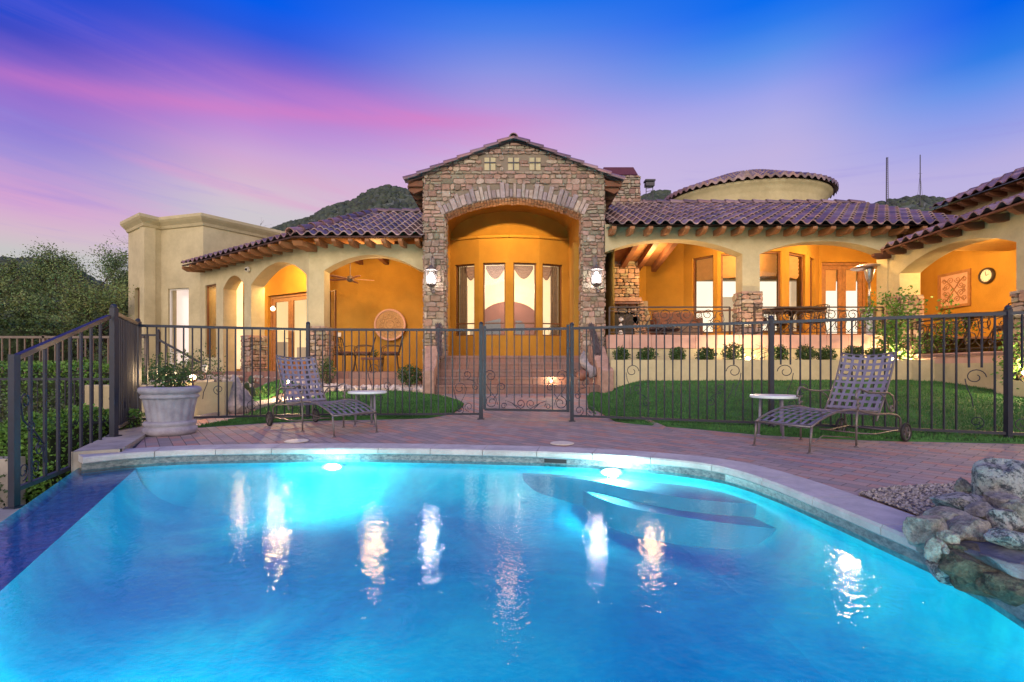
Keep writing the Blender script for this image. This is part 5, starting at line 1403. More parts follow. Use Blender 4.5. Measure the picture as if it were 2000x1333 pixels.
    for s in (-1, 1):      # scrolled arms
        mb = MB(); sx = s*(hw+.015)
        fr = lambda a, z: Vector((a, sx, z))
        pts = spiral((.83,.455), .018, .05, -.5, -.75, 10, fr)+[fr(.755,.50),fr(.765,.56),fr(.81,.605),fr(.87,.60),fr(1.0,.565),fr(1.2,.555),fr(1.40,.555),fr(1.50,.52),fr(1.54,.45),fr(1.53,.38)]+spiral((1.485,.38), .045, .018, 0, -1.0, 12, fr)
        mb.tube(pts, .0105, 7); mb.tube([fr(1.22,.555),fr(1.34,.50),fr(1.40,.42),fr(1.42,.36)], .0075, 6); mb.tube([fr(.80,.39),fr(.80,.44)], .010, 6)
        mb.build('armrest', 'bronze', r, smooth=True)
    for s in (-1, 1):
        T = Matrix.Translation((1.72, s*(hw+.05), .105))@Matrix.Rotation(pi/2, 4, 'X')
        wh = MB(); R2 = .105
        n = 26; prof = [(R2-.022,-.012),(R2-.004,-.014),(R2,-.006),(R2,.006),(R2-.004,.014),(R2-.022,.012)]
        vs = [T@Vector((a*cos(2*pi*j/n),a*sin(2*pi*j/n),z)) for a, z in prof for j in range(n)]; m = len(prof)
        wh.add(vs, [(i*n+j,i*n+(j+1)%n,((i+1)%m)*n+(j+1)%n,((i+1)%m)*n+j) for i in range(m) for j in range(n)]); wo_ = wh.build('wheel', 'rubber', r, smooth=True)
        sp = MB(); sp.lathe([(.001,-.02),(.018,-.02),(.018,.02),(.001,.02)], 12, T)
        for k in range(7): a = 2*pi*k/7; sp.bar(T@Vector((0,0,0)), T@Vector((.085*cos(a),.085*sin(a),0)), .012, .009)
        sp.tube([T@Vector((.083*cos(2*pi*k/20),.083*sin(2*pi*k/20),0)) for k in range(21)], .006, 5); sp.build('spokes', 'bronze', wo_)
    return r
chaise('iron strap chaise longue with its foot beside the side table, nearer the waterfall rocks', 2.735, 4.93, atan2(.473,.881))
chaise('iron strap chaise longue behind the skimmer lid, its back towards the urn planter', -1.94, 6.02, atan2(.667,-.745))

def side_table(label, x, y, rz):
    r = E('side_table', label, 'table', (x, y, 0), rz, 'round white side tables')
    mb = MB(); mb.lathe([(.02,.462),(.25,.462),(.268,.468),(.27,.485),(.262,.498),(.02,.500)], 40); mb.build('table_top', 'table_white', r)
    for k in range(3):
        a = 2*pi*k/3+.4; mb = MB(); mb.tube([(.15*cos(a),.15*sin(a),.462),(.155*cos(a),.155*sin(a),.25),(.17*cos(a),.17*sin(a),.01)], .015, 9); mb.lathe([(.03,0),(.028,.01),(.012,.02)], 10, Matrix.Translation((.17*cos(a),.17*sin(a),0))); mb.build('leg', 'strap', r, smooth=True)
    return r
side_table('round white side table at the foot of the chaise, before the big lawn', 3.17, 5.88, .2)
side_table('round white side table beyond the chaise, close to the gate side fence', -2.06, 6.93, 1.1)

# skimmer lids
for x, y, s, lb in ((X(580,864), 5.50, 1, ''),): pass
for px, py, lb in ((580,863,'pale round skimmer lid set in the pavers before the chaise and urn'),(1098,867.5,'pale round skimmer lid set in the pavers in line with the gate')):
    Y_ = EYE*F/(py-HZ); mb = MB(); mb.lathe([(.001,.004),(.128,.004),(.13,.009),(.12,.014),(.001,.017)], 32, Matrix.Translation((0,0,0))); o = mb.build('skimmer_cover', mat('lid_plastic', (.66,.62,.50), .6, var=.15, vscale=20) if 'lid_plastic' not in M else 'lid_plastic'); o.location = ((px-1000)/F*Y_, Y_, 0); tag(o, lb, 'lid', 'skimmer lids')

# ---------------------------------------------------------------- leaves
def leaves(mb, n, pos, size, rnd, up=.3, tri=False, tone=(.55,1.35), warm=.15):
    for _ in range(n):
        p = pos(); s = rnd.uniform(*size); a = Vector((rnd.gauss(0,1), rnd.gauss(0,1), rnd.gauss(0,1)+up)).normalized()
        b = a.cross(Vector((rnd.gauss(0,1),rnd.gauss(0,1),rnd.gauss(0,1)))).normalized(); g = rnd.uniform(*tone); c = (min(1.9,g*(1+rnd.uniform(-warm,warm*1.5))), g, g*rnd.uniform(.8,1.1), 1)
        q = p+a*s; m = p+a*s*.5
        mb.add([p, m+b*s*.28, q, m-b*s*.28], [(0,1,2,3)], c)
def bush(name, label, c, r, h, n, size=(.03,.055), mt='leaf', cat='shrub', group=None, seed=0, sq=1.0, stems=6, tone=(.55,1.35)):
    rnd = random.Random(seed); root = E(name, label, cat, c, group=group); mb = MB()
    def pos():
        while True:
            d = Vector((rnd.gauss(0,1), rnd.gauss(0,1), rnd.gauss(0,1))).normalized(); k = rnd.random()**.35
            bump = 1+.28*noise.noise(d*2.2+Vector((seed*3.3,0,0)))
            p = Vector((d.x*r*k*bump, d.y*r*k*bump*sq, h*.5+d.z*h*.5*k*bump))
            if p.z > .01: return p
    leaves(mb, n, pos, size, rnd, tone=tone); mb.build('foliage', mt, root)
    mb = MB()
    for k in range(stems):
        a = rnd.uniform(0,6.28); q = rnd.uniform(.2,.7); mb.tube([(0,0,-.02),(q*r*.5*cos(a),q*r*.5*sin(a),h*.3),(q*r*cos(a),q*r*sin(a),h*rnd.uniform(.5,.8))], [.01,.007,.003], 4)
    mb.build('stem', 'bark', root); return root
def hedge(name, label, lo, hi, n, size=(.03,.055), mt='leaf', seed=0, round_=.12, tone=(.55,1.35), lump=.05):
    rnd = random.Random(seed); c = ((lo[0]+hi[0])/2, (lo[1]+hi[1])/2, lo[2]); root = E(name, label, 'hedge', c); mb = MB()
    hx, hy, hz_ = (hi[0]-lo[0])/2, (hi[1]-lo[1])/2, hi[2]-lo[2]
    core = MB(); core.box((-hx*.86,-hy*.86,0),(hx*.86,hy*.86,hz_*.9)); core.build('branch_core', mat('hedge_core', (.02,.035,.012), 1) if 'hedge_core' not in M else 'hedge_core', root)
    def pos():
        f = rnd.random(); x, y, z = rnd.uniform(-hx,hx), rnd.uniform(-hy,hy), rnd.uniform(0,hz_)
        if f < .34: y = -hy
        elif f < .70: z = hz_
        elif f < .85: x = hx
        elif f < .92: x = -hx
        k = abs(rnd.gauss(0,.04)); d = lump*noise.noise(Vector((x*3+seed,y*3,z*3)))*2
        if z > hz_*.9: z -= round_*((abs(x)/hx)**4*.5+(abs(y)/hy)**4*.5)
        return Vector((x*(1-k*.5+d*.3), y*(1-k)+d*(-1 if y < 0 else 1)*.6, z*(1-k*.5)+d))
    leaves(mb, n, pos, size, rnd, tone=tone); mb.build('foliage', mt, root); return root
# round shrubs in the long planter
sh = [(1213,676.5,.17,.0),(1263,677,.20,0),(1323,678,.17,0),(1379,680,.21,0),(1433,670,.24,.05),(1522,674,.19,0),(1573,674,.20,0),(1613,676,.20,0),(1668,674,.19,0),(1710,676,.19,0)]
wheres = ['first of the row, beside the entry pillar','second from the entry stairs in the planter row','third of the planter row, under the fireplace end','fourth of the planter row, low and spreading','tallest of the planter row, just before the glowing uplight','first beyond the uplight, behind the fence post','second beyond the uplight in the planter row','third beyond the uplight, before the dining table','just behind the top of the chaise back','last of the planter row, next to the climbing vine']
for k, ((px, py, r, e), t) in enumerate(zip(sh, wheres)):
    Y_ = 10.45; z0 = .93; bush('round_shrub', 'clipped green shrub, '+t, (X(px,Y_), Y_, z0), r, .34+e+(.05 if py < 675 else 0), 1000, (.035,.06), seed=k+1, group='round shrubs in the long planter')
# planter wall in front of them
pw3 = MB(); pts = [(2.10,10.34),(2.6,10.26),(3.2,10.20),(8.4,10.15),(8.75,10.2)]
def ribbon(mb, pts, z0, z1, th):
    V = [Vector((p[0],p[1],0)) for p in pts]; n = len(V)
    for i in range(n-1):
        t = (V[i+1]-V[i]).normalized(); m = Vector((-t.y,t.x,0))*th; A, B = V[i], V[i+1]; u = Vector((0,0,1))
        mb.quad(A+u*z0,B+u*z0,B+u*z1,A+u*z1); mb.quad(A+u*z1,B+u*z1,B+m+u*z1,A+m+u*z1); mb.quad(A+m+u*z1,B+m+u*z1,B+m+u*z0,A+m+u*z0)
ribbon(pw3, pts, .2, 1.0, .18); o = pw3.build('planter_wall', 'stucco'); tag(o, 'long low cream stucco planter wall between the lawn and the arcade terrace', 'wall')
mb = MB(); mb.box((2.2,10.42,.5),(8.8,11.2,.93)); o = mb.build('planter_soil', 'soil', kind='structure')
mb = MB(); e = .0; mb.box((8.34,9.95,.3),(8.71,11.0,1.0)); mb.add([(8.71,11.0,.2),(8.35,5.5,.0),(8.35,5.5,.92),(8.71,11.0,.92),(8.94,11.0,.92),(8.84,5.5,.92)], [(0,1,2,3),(3,2,5,4)]); o = mb.build('terrace_wall', 'stucco'); tag(o, 'cream stucco retaining wall under the terrace of the wing with the framed wall art', 'wall')
mb = MB(); mb.box((8.22,7.2,.2),(8.6,8.30,.62)); o = mb.build('planter_wall', 'stucco', bevel=.01); tag(o, 'low cream stucco planter at the foot of the last wing pillar, by the fence end post', 'wall')

# vine at the corner of terrace and wing, shrub at the last pillar
def vine(label, c, h, n, seed, lean=.2, wid=.3, size=(.04,.085)):
    rnd = random.Random(seed); root = E('climbing_vine', label, 'vine', c); mb = MB(); st = MB(); tips = []
    for k in range(7):
        a = rnd.uniform(0,6.28); p = Vector((0,0,0)); pts = [p.copy()]
        for q in range(9):
            p = p+Vector((rnd.gauss(lean*.1,.07)*wid/.3, rnd.gauss(0,.05), h/9*rnd.uniform(.6,1.15))); pts.append(p.copy())
        st.tube(pts, [.012-.001*i for i in range(10)], 4); tips += pts[1:]
    leaves(mb, n, lambda: rnd.choice(tips)+Vector((rnd.gauss(0,.09),rnd.gauss(0,.07),rnd.gauss(0,.09))), size, rnd, up=.1, tone=(.7,1.6)); mb.build('foliage', 'leaf_bright', root); st.build('stem', 'bark', root)
vine('leafy green vine climbing the corner pillar between the arcade and the wing', (X(1752,10.5),10.5,.95), 1.50, 1700, 5, wid=.5, size=(.05,.10))
vine('leafy sprig trailing over the wing railing next to the corner pillar', (X(1800,10.4),10.3,1.15), .75, 600, 8, lean=.8)
vine('bright leafy shrub lit from below at the last wing pillar', (8.33,8.0,.62), .95, 700, 9, size=(.04,.08))
vine('thin young rose bush in the glow of the planter uplight', (X(1478,10.45),10.45,.93), .42, 40, 15, size=(.025,.045))

# ---------------------------------------------------------------- entry: lanterns, bare vines, sculpture
def lantern(label, x, y, z):
    r = E('wall_lantern', label, 'lantern', (x, y, z), group='lanterns on the entry pillars')
    mb = MB(); mb.lathe([(.10,-.17),(.115,-.16),(.13,.15),(.125,.16)], 8); 
    f = MB()
    for k in range(8): a = 2*pi*k/8; f.bar((.108*cos(a),.108*sin(a),-.17),(.127*cos(a),.127*sin(a),.16), .009)
    f.lathe([(.02,-.30),(.03,-.26),(.03,-.24),(.08,-.20),(.122,-.17),(.122,-.165)], 16); f.build('cage', 'bronze', r)
    mb = MB()
    for k in range(8):
        a0, a1 = 2*pi*k/8, 2*pi*(k+1)/8; mb.quad((.106*cos(a0),.106*sin(a0),-.165),(.106*cos(a1),.106*sin(a1),-.165),(.125*cos(a1),.125*sin(a1),.158),(.125*cos(a0),.125*sin(a0),.158))
    mb.build('glass_panel', 'frosted', r)
    mb = MB(); mb.lathe([(.165,.155),(.165,.165),(.12,.20),(.06,.235),(.03,.27),(.018,.29),(.022,.31),(.005,.33)], 16); mb.build('cap', 'bronze', r)
    mb = MB(); mb.lathe([(.03,-.10),(.052,-.05),(.055,.02),(.035,.09),(.01,.11)], 14); mb.build('bulb', 'bulb', r)
    mb = MB(); mb.tube([(0,0,.33),(.01,0,.40),(0,.05,.50),(0,.15,.52),(0,.20,.46)], .012, 6); mb.tube([(.0,.0,-.30),(.02,.06,-.37),(.03,.14,-.33),(.02,.20,-.22)], .012, 6); mb.blob((.05,.03,-.33),.045,amp=.1,sub=2,sc=(1,.6,.9)); mb.box((-.05,.17,-.12),(.05,.22,.5)); mb.build('bracket', 'bronze', r)
lantern('iron lantern with a blazing white bulb on the stone pillar beside the porch', X(842,11.22), 11.22, Z(542,11.22))
lantern('iron lantern with a blazing white bulb on the stone pillar beside the fireplace arcade', X(1165,11.22), 11.22, Z(541,11.22))
for px in (842, 1165): light('lantern_light', (X(px,11.22), 11.10, Z(545,11.1)), 40, (1,.93,.86), .07)

def bare_vine(label, top, bot, w0, w1, n, seed):
    rnd = random.Random(seed); root = E('bare_vine', label, 'vine', top, group='bare vines on the entry pillars'); mb = MB(); T = Vector(top); B = Vector(bot)-T
    for k in range(n):
        t0 = rnd.uniform(-.3,.3); pts = []; ph = rnd.uniform(0,6.28); sx = rnd.gauss(0,.4)
        t1 = rnd.uniform(.5,1)
        for q in range(9):
            t = q/8*t1; w_ = w0+(w1-w0)*t; pts.append(B*t+Vector((sx*w_+.02*sin(ph+t*9), rnd.gauss(0,.02)-.06*sin(t*pi), rnd.gauss(0,.015))))
        mb.tube(pts, rnd.uniform(.004,.009), 4, cap=False)
    mb.build('twigs', 'twig', root)
bare_vine('bare dark vine hanging against the stone pillar on the gravel side of the steps', (X(855,11.2),11.28,1.85), (X(858,10.5),10.6,1.0), .09, .04, 60, 1)
bare_vine('bare dark vine hanging over the stair wall by the grey sculpture', (X(1156,11.2),11.28,1.85), (X(1178,10.5),10.75,.72), .05, .14, 85, 2)
sc_ = MB(); path = [(1141,686,.02),(1139,694,.055),(1139,703,.10),(1143,712,.09),(1149,718,.08),(1155,724,.12),(1158,732,.10),(1152,738,.03)]
pts = [W(a,b,10.9-.05*i) for i,(a,b,r) in enumerate(path)]; sc_.tube(pts, [r for *_, r in path], 10)
sculp = sc_.build('garden_sculpture', 'boulder', smooth=True); tag(sculp, 'wavy grey stone sculpture leaning on the rose stair wall', 'sculpture')
ur = E('clay_urn', 'round rust coloured clay urn tipped over on the steps below the sculpture', 'urn', tuple(W(1136,734,10.62)))
mb = MB(); mb.lathe([(.03,-.12),(.09,-.08),(.13,0),(.11,.08),(.06,.11),(.075,.14)], 18, Matrix.Rotation(1.1,4,'Y')); mb.build('body', 'copper', ur, smooth=True)
mb = MB(); mb.tube([(-.12,0,.05),(-.2,0,.12),(-.12,0,.14)], .012, 5); mb.build('handle', 'iron_brown', ur)

def pathlight(label, x, y, z, power, h=.22, r=.03, col=(1,.68,.36), emitter='bulb_warm', group='small landscape lamps'):
    o = E('landscape_lamp', label, 'lamp', (x, y, z), group=group); mb = MB(); mb.tube([(0,0,-.02),(0,0,h-.03)], .009, 6); mb.lathe([(.035,h-.04),(.045,h-.03),(.04,h+.0)], 12); mb.build('stake', 'copper', o)
    mb = MB(); mb.blob((0,-.01,h+.03), r, amp=0, sub=2); mb.build('bulb', emitter, o)
    light('landscape_light', (x, y-.05, z+h+.05), power, col, .03)
p = W(378,737,7.5); pathlight('landscape lamp burning brightly behind the urn planter', p.x, 7.5, p.z-.25, 45, .22, .04)
p = W(565,746,9.6); pathlight('landscape lamp on the lawn edge behind the chaise back', p.x, 9.6, p.z-.22, 130, .2, .035)
p = W(1077,746,10.5); pathlight('small glowing lamp standing on the second brick step', p.x, 10.5, p.z-.05, 14, .03, .03)
p = W(1462,698,10.5); pathlight('uplight glowing in the long planter beside the tallest shrub', p.x, 10.55, .93, 260, .06, .05)
p = W(1757,705,10.5); pathlight('uplight glowing at the foot of the climbing vine', p.x, 10.70, .93, 260, .06, .05)
pathlight('uplight glowing under the shrub at the last wing pillar', 8.27, 7.85, .62, 90, .1, .04)

# ---------------------------------------------------------------- terrace railings
def railing(label, a, b, z0, h, seed, sp=None):
    A, D, L, P0 = seg_frame(a, b); r = E('terrace_railing', label, 'railing', (a[0],a[1],z0), group='scrolled iron railings of the terraces'); P = lambda x, z: P0(x, z+z0)-Vector((a[0],a[1],z0))
    mb = MB(); mb.bar(P(0,h),P(L,h),.03); mb.bar(P(0,h-.085),P(L,h-.085),.014); mb.bar(P(0,.10),P(L,.10),.02); mb.bar(P(0,0),P(0,h),.035); mb.bar(P(L,0),P(L,h),.035); mb.build('rail_frame', 'iron_brown', r)
    rnd = random.Random(seed); mb = MB(); x = .28; k = 0; q = .0095; hh = h-.10
    while x < L-.22:
        s = 1 if k % 2 == 0 else -1; zc = .10+hh*.5; R0 = hh*.26
        mb.tube(spiral((x,zc+hh*.20), R0, .03, -pi/2, 1.6*s, 26, P), q, 5); mb.tube(spiral((x+.20,zc-hh*.16), R0*1.05, .03, pi/2, 1.6*s, 26, P), q, 5)
        mb.tube([P(x-.12,.10),P(x+.02,.10+hh*.22),P(x+.16,.10+hh*.55),P(x+.20,.10+hh*.8),P(x+.34,h-.09)], q, 5)
        mb.tube(spiral((x+.10,.10+hh*.16), .05, .015, 0, 1.2*s, 14, P), q*.8, 5); mb.tube(spiral((x+.32,.10+hh*.68), .055, .016, pi, -1.3*s, 14, P), q*.8, 5)
        mb.tube([P(x+.34,h-.09),P(x+.38,.10+hh*.5),P(x+.30,.10+hh*.2),P(x+.42,.10)], q*.8, 5)
        x += .50; k += 1
    mb.build('scroll_lattice', 'iron_brown', r); return r
railing('scrolled iron railing before the fireplace, between the entry tower and the stone pillar base', (2.26,11.28),(5.05,11.28), FR_, .68, 3)
railing('scrolled iron railing before the dining table and patio heater under the second arch', (5.62,11.28),(8.60,11.28), FR_, .68, 4)
railing('scrolled iron railing along the wing terrace before the framed wall art', (wx_(10.7)-.02,10.65),(wx_(8.35)-.02,8.35), FW, .72, 5)

# ---------------------------------------------------------------- patio furniture
def dining_chair(label, x, y, z, rz, group):
    r = E('patio_chair', label, 'chair', (x, y, z), rz, group); m = 'iron_brown'
    mb = MB(); mb.lathe([(.001,.42),(.23,.42),(.25,.44),(.23,.46),(.001,.46)], 20); mb.build('seat', m, r)
    mb = MB(); mb.lathe([(.001,.455),(.22,.462),(.23,.49),(.20,.515),(.001,.52)], 20); mb.build('cushion', 'cushion', r)
    mb = MB(); T = Matrix.Rotation(0,4,'X')
    for s in (-1,1): mb.tube([(s*.22,.20,.42),(s*.23,.26,.65),(s*.20,.32,.88)], .012, 6)
    mb.tube([(-.20,.32,.88),(-.1,.33,.91),(.1,.33,.91),(.20,.32,.88)], .012, 6)
    for k in range(5): z_ = .55+.075*k; yy = .235+.24*(z_-.55)*1.0; mb.bar((-.215,yy,z_),(.215,yy,z_), .022, .01)
    for k in range(5): xx = -.15+.075*k; mb.bar((xx,.21,.46),(xx,.325,.89), .018, .006)
    mb.build('backrest', m, r)
    for s in (-1,1):
        mb = MB(); mb.tube([(s*.23,.24,.66),(s*.27,.10,.68),(s*.28,-.08,.67),(s*.27,-.18,.62),(s*.26,-.20,.55),(s*.25,-.17,.45)], .011, 6); mb.build('armrest', m, r)
    for sx, sy in ((-1,-1),(1,-1),(-1,1),(1,1)):
        mb = MB(); mb.tube([(sx*.19,sy*.17,.43),(sx*.21,sy*.19,.22),(sx*.24,sy*.23,0)], .012, 6); mb.build('leg', m, r)
    return r
def ped_table(label, x, y, z, rad, h=.72):
    r = E('patio_table', label, 'table', (x, y, z)); mb = MB(); mb.lathe([(.001,h-.03),(rad-.03,h-.04),(rad,h-.02),(rad,h),(.001,h+.004)], 40); mb.build('table_top', 'iron_brown', r)
    mb = MB(); mb.lathe([(.04,.06),(.05,.10),(.035,.2),(.05,.4),(.035,.55),(.12,h-.04)], 14)
    for k in range(4): a = pi/4+k*pi/2; mb.tube([(0,0,.12),(.18*cos(a),.18*sin(a),.08),(.33*cos(a),.33*sin(a),.01)], [.025,.022,.018], 6)
    mb.build('pedestal', 'iron_brown', r); return r
ped_table('round iron dining table under the second arch, before the glazed doors', 6.98, 12.15, FR_, .75)
g1 = 'iron chairs round the dining table'
dining_chair('slatted iron dining chair on the stone pillar side of the round table', 6.05, 12.05, FR_, R(85), g1)
dining_chair('slatted iron dining chair behind the round table, before the glazed doors', 7.15, 13.1, FR_, R(5), g1)
dining_chair('slatted iron dining chair between the round table and the patio heater', 7.75, 12.5, FR_, R(-65), g1)
ped_table('iron table on the wing terrace below the framed wall art', 9.75, 10.4, FW, .62, .86)
g2 = 'iron chairs on the wing terrace'
dining_chair('slatted iron chair behind the wing table beside the corner pillar', 9.45, 11.3, FW+.02, R(0), g2)
dining_chair('slatted iron chair at the wing table turned towards the clock', 10.4, 9.7, FW, R(-120), g2)
dining_chair('slatted iron chair just inside the wing railing, nearest the last pillar', 9.2, 8.95, FW, R(160), g2)
g3 = 'cushioned chairs on the shaded porch'
Yc = 12.75
dining_chair('cushioned porch chair beside the stone pillar base, turned to the wall disc', X(672,12.6), 12.6, FL, R(60), g3)
dining_chair('cushioned porch chair in the middle, below the round wall disc', X(708,12.7), 12.7, FL, R(-75), g3)
dining_chair('cushioned porch chair nearest the entry tower', X(762,12.7), 12.7, FL, R(-80), g3)
ot = E('low_table', 'low dark porch table between the cushioned chairs', 'table', (X(728,12.5),12.5,FL)); mb = MB(); mb.box((-.24,-.2,.30),(.24,.2,.36)); mb.build('table_top', 'cushion', ot)
for a in (-1,1):
    for b in (-1,1): mb = MB(); mb.tube([(a*.2,b*.16,.3),(a*.21,b*.17,0)], .014, 6); mb.build('leg', 'iron_brown', ot)
bush('potted_plant', 'small leafy plant standing on the low porch table', (X(733,12.5),12.5,FL+.36), .09, .2, 120, (.03,.05), seed=33, cat='plant')
# lounge sofa and small table near the fireplace
sf_ = E('patio_sofa', 'low dark wicker sofa with rounded back near the outdoor fireplace', 'sofa', (4.35,12.9,FR_))
mb = MB(); mb.box((-.55,-.3,.12),(.55,.3,.36)); mb.build('base', 'linen2', sf_, bevel=.03); mb = MB(); mb.box((-.55,.2,.36),(.55,.34,.78)); mb.build('backrest', 'cushion', sf_, bevel=.05); mb = MB(); mb.box((-.48,-.28,.36),(.48,.2,.46)); mb.build('cushion', 'cushion', sf_, bevel=.03)
for s in (-1,1): mb = MB(); mb.box((s*.55-.06,-.3,.12),(s*.55+.06,.32,.58)); mb.build('armrest', 'cushion', sf_, bevel=.03)
fpit = E('fire_bowl', 'wide dark iron fire bowl on a short foot behind the terrace railing', 'fire bowl', (3.75,12.0,FR_)); mb = MB(); mb.lathe([(.22,0),(.20,.03),(.06,.06),(.06,.12),(.30,.16),(.42,.22),(.43,.24),(.30,.2),(.001,.17)], 28); mb.build('bowl', 'iron', fpit, smooth=True)
# striped black and white totem by the railing
tt = E('garden_ornament', 'narrow black and white ornament standing behind the railing by the entry tower', 'ornament', (2.62,11.75,FR_)); mb = MB(); mb.lathe([(.09,0),(.09,.03),(.035,.05),(.035,.5),(.05,.52)], 12); mb.build('stand', 'rubber', tt)
for k in range(3): mb = MB(); mb.blob((0,-.03,.12+.16*k), .06, amp=.25, sub=2, seed=k); mb.build('shell', 'white_plastic', tt)

# patio heater
ht = E('patio_heater', 'tall steel patio heater with mushroom hood near the glazed doors', 'patio heater', (X(1698,12.0),12.0,FR_))
mb = MB(); mb.lathe([(.22,0),(.22,.04),(.20,.06)], 24); mb.build('foot', 'steel', ht, smooth=False); mb = MB(); mb.lathe([(.19,.06),(.17,.10),(.17,.60),(.21,.72),(.21,.75),(.03,.76)], 24); mb.build('tank_housing', 'steel', ht, smooth=False)
mb = MB(); mb.tube([(0,0,.75),(0,0,1.42)], .03, 12); mb.build('pole', 'steel', ht, smooth=True)
mb = MB(); mb.lathe([(.035,1.38),(.06,1.44),(.085,1.50),(.10,1.60),(.115,1.68),(.115,1.72),(.03,1.74)], 20); mb.build('burner', 'steel', ht, smooth=True)
mb = MB(); mb.lathe([(.39,1.735),(.40,1.745),(.30,1.79),(.15,1.825),(.02,1.84)], 32); mb.lathe([(.001,1.72),(.02,1.80)], 8); mb.build('hood', 'steel', ht, smooth=True)

# ceiling fan on the left porch
fn = E('ceiling_fan', 'pale ceiling fan with paddle blades hanging under the left porch roof'.replace('left ', 'shaded '), 'fan', (X(684,13),13,Z(545,13)))
mb = MB(); mb.tube([(0,0,.08),(0,0,.62)], .012, 6); mb.build('rod', 'bronze', fn); mb = MB(); mb.lathe([(.02,-.09),(.08,-.06),(.10,0),(.08,.06),(.02,.09)], 18); mb.build('motor', 'bronze', fn, smooth=True)
for k in range(5):
    a = 2*pi*k/5+.35; Mx = Matrix.Rotation(a,4,'Z')@Matrix.Rotation(.16,4,'X'); mb = MB(); mb.add([Mx@Vector(p) for p in ((.08,-.02,0),(.20,-.06,0),(.60,-.065,0),(.62,0,0),(.60,.065,0),(.20,.06,0),(.08,.02,0))]+[Mx@Vector((p[0],p[1],-.012)) for p in ((.08,-.02),(.20,-.06),(.60,-.065),(.62,0),(.60,.065),(.20,.06),(.08,.02))], [tuple(range(7)),tuple(range(7,14))[::-1]]+[(i,7+i,7+(i+1)%7,(i+1)%7) for i in range(7)]); mb.build('blade', 'linen', fn)
# wall disc
ds = E('wall_disc', 'large round carved terracotta disc hanging on the ochre porch wall', 'wall art', (X(762,14.12),14.12,Z(635,14.12)))
T = Matrix.Rotation(pi/2,4,'X'); mb = MB(); mb.lathe([(.001,.03),(.40,.03),(.41,.02),(.41,0)], 48, T); mb.build('carved_panel', 'plaque', ds)
mb = MB(); n = 48
for (ra, h0, rb_, h1) in ((.40,.03,.41,.055),(.41,.055,.455,.055),(.455,.055,.465,.02),(.465,.02,.465,0)):
    for j in range(n): a0, a1 = 2*pi*j/n, 2*pi*(j+1)/n; mb.quad(T@Vector((ra*cos(a0),ra*sin(a0),h0)),T@Vector((rb_*cos(a0),rb_*sin(a0),h1)),T@Vector((rb_*cos(a1),rb_*sin(a1),h1)),T@Vector((ra*cos(a1),ra*sin(a1),h0)))
mb.build('rim', 'bandstone', ds)
mb = MB()
for k in range(12): a = 2*pi*k/12; fr = lambda x, z: Vector((x,-.035,z)); mb.tube(spiral((.24*cos(a),.24*sin(a)), .085, .02, a, 1.3, 14, fr), .008, 4)
mb.tube([Vector((.12*cos(2*pi*k/24),-.035,.12*sin(2*pi*k/24))) for k in range(25)], .01, 4); mb.build('relief', 'plaque', ds)
# framed wall art and clock on the wing wall
ay_ = 13.1; axx = 11.1+.065*ay_; za = Z(565,13.1)
af = E('wall_art', 'square carved wooden panel in a frame on the ochre wing wall', 'wall art', (axx-.02,ay_,za-.02)); hs = .48
mb = MB()
for (a, b, c, d) in ((-hs,-hs,hs,-hs+.07),(-hs,hs-.07,hs,hs),(-hs,-hs+.07,-hs+.07,hs-.07),(hs-.07,-hs+.07,hs,hs-.07)): mb.box((-.05,a,b),(0,c,d))
mb.build('picture_frame', 'door_wood', af); mb = MB(); mb.box((-.02,-hs+.07,-hs+.07),(-.005,hs-.07,hs-.07)); mb.build('panel', 'bandstone', af)
mb = MB(); fr = lambda y, z: Vector((-.03,y,z))
for sx in (-1,1):
    for sy in (-1,1):
        mb.tube([fr(0,0),fr(.14*sx,.18*sy),fr(.30*sx,.32*sy)], .014, 5)
        for (cx_, cy_, r_) in ((.2,.1,.09),(.1,.26,.09),(.3,.25,.07),(.28,.06,.06)): mb.tube(spiral((cx_*sx,cy_*sy), r_, .015, 0, 1.4*sx*sy, 14, fr), .010, 4)
mb.build('carving', 'door_wood', af)
cy_ = 12.14; ck = E('wall_clock', 'round clock with dark rim and cream face on the ochre wing wall', 'clock', (11.1+.065*cy_-.02,cy_,Z(539,12.14)))
T = Matrix.Rotation(-pi/2,4,'Y'); mb = MB(); mb.lathe([(.20,0),(.205,.03),(.19,.06),(.16,.06),(.155,.03)], 32, T); mb.build('rim', 'iron_brown', ck); mb = MB(); mb.lathe([(.001,.036),(.150,.036),(.150,.031)], 32, T); mb.build('dial', 'table_white', ck)
mb = MB(); mb.bar((-.04,0,0),(-.04,.02,.11),.012,.004); mb.bar((-.04,0,0),(-.04,-.07,.03),.014,.004)
for k in range(12): a = 2*pi*k/12; mb.bar((-.038,.125*cos(a),.125*sin(a)),(-.038,.145*cos(a),.145*sin(a)),.01,.004)
mb.build('hands', 'iron_brown', ck)
# wall outlet on porch wall
o = MB(); o.box((-.05,-.01,-.06),(.05,.01,.06)); o = o.build('outlet_box', 'white_plastic', bevel=.004); o.location = (X(663,14.17),14.17,Z(654,14.17)); tag(o, 'small white outlet box on the ochre porch wall beside the narrow window', 'outlet')

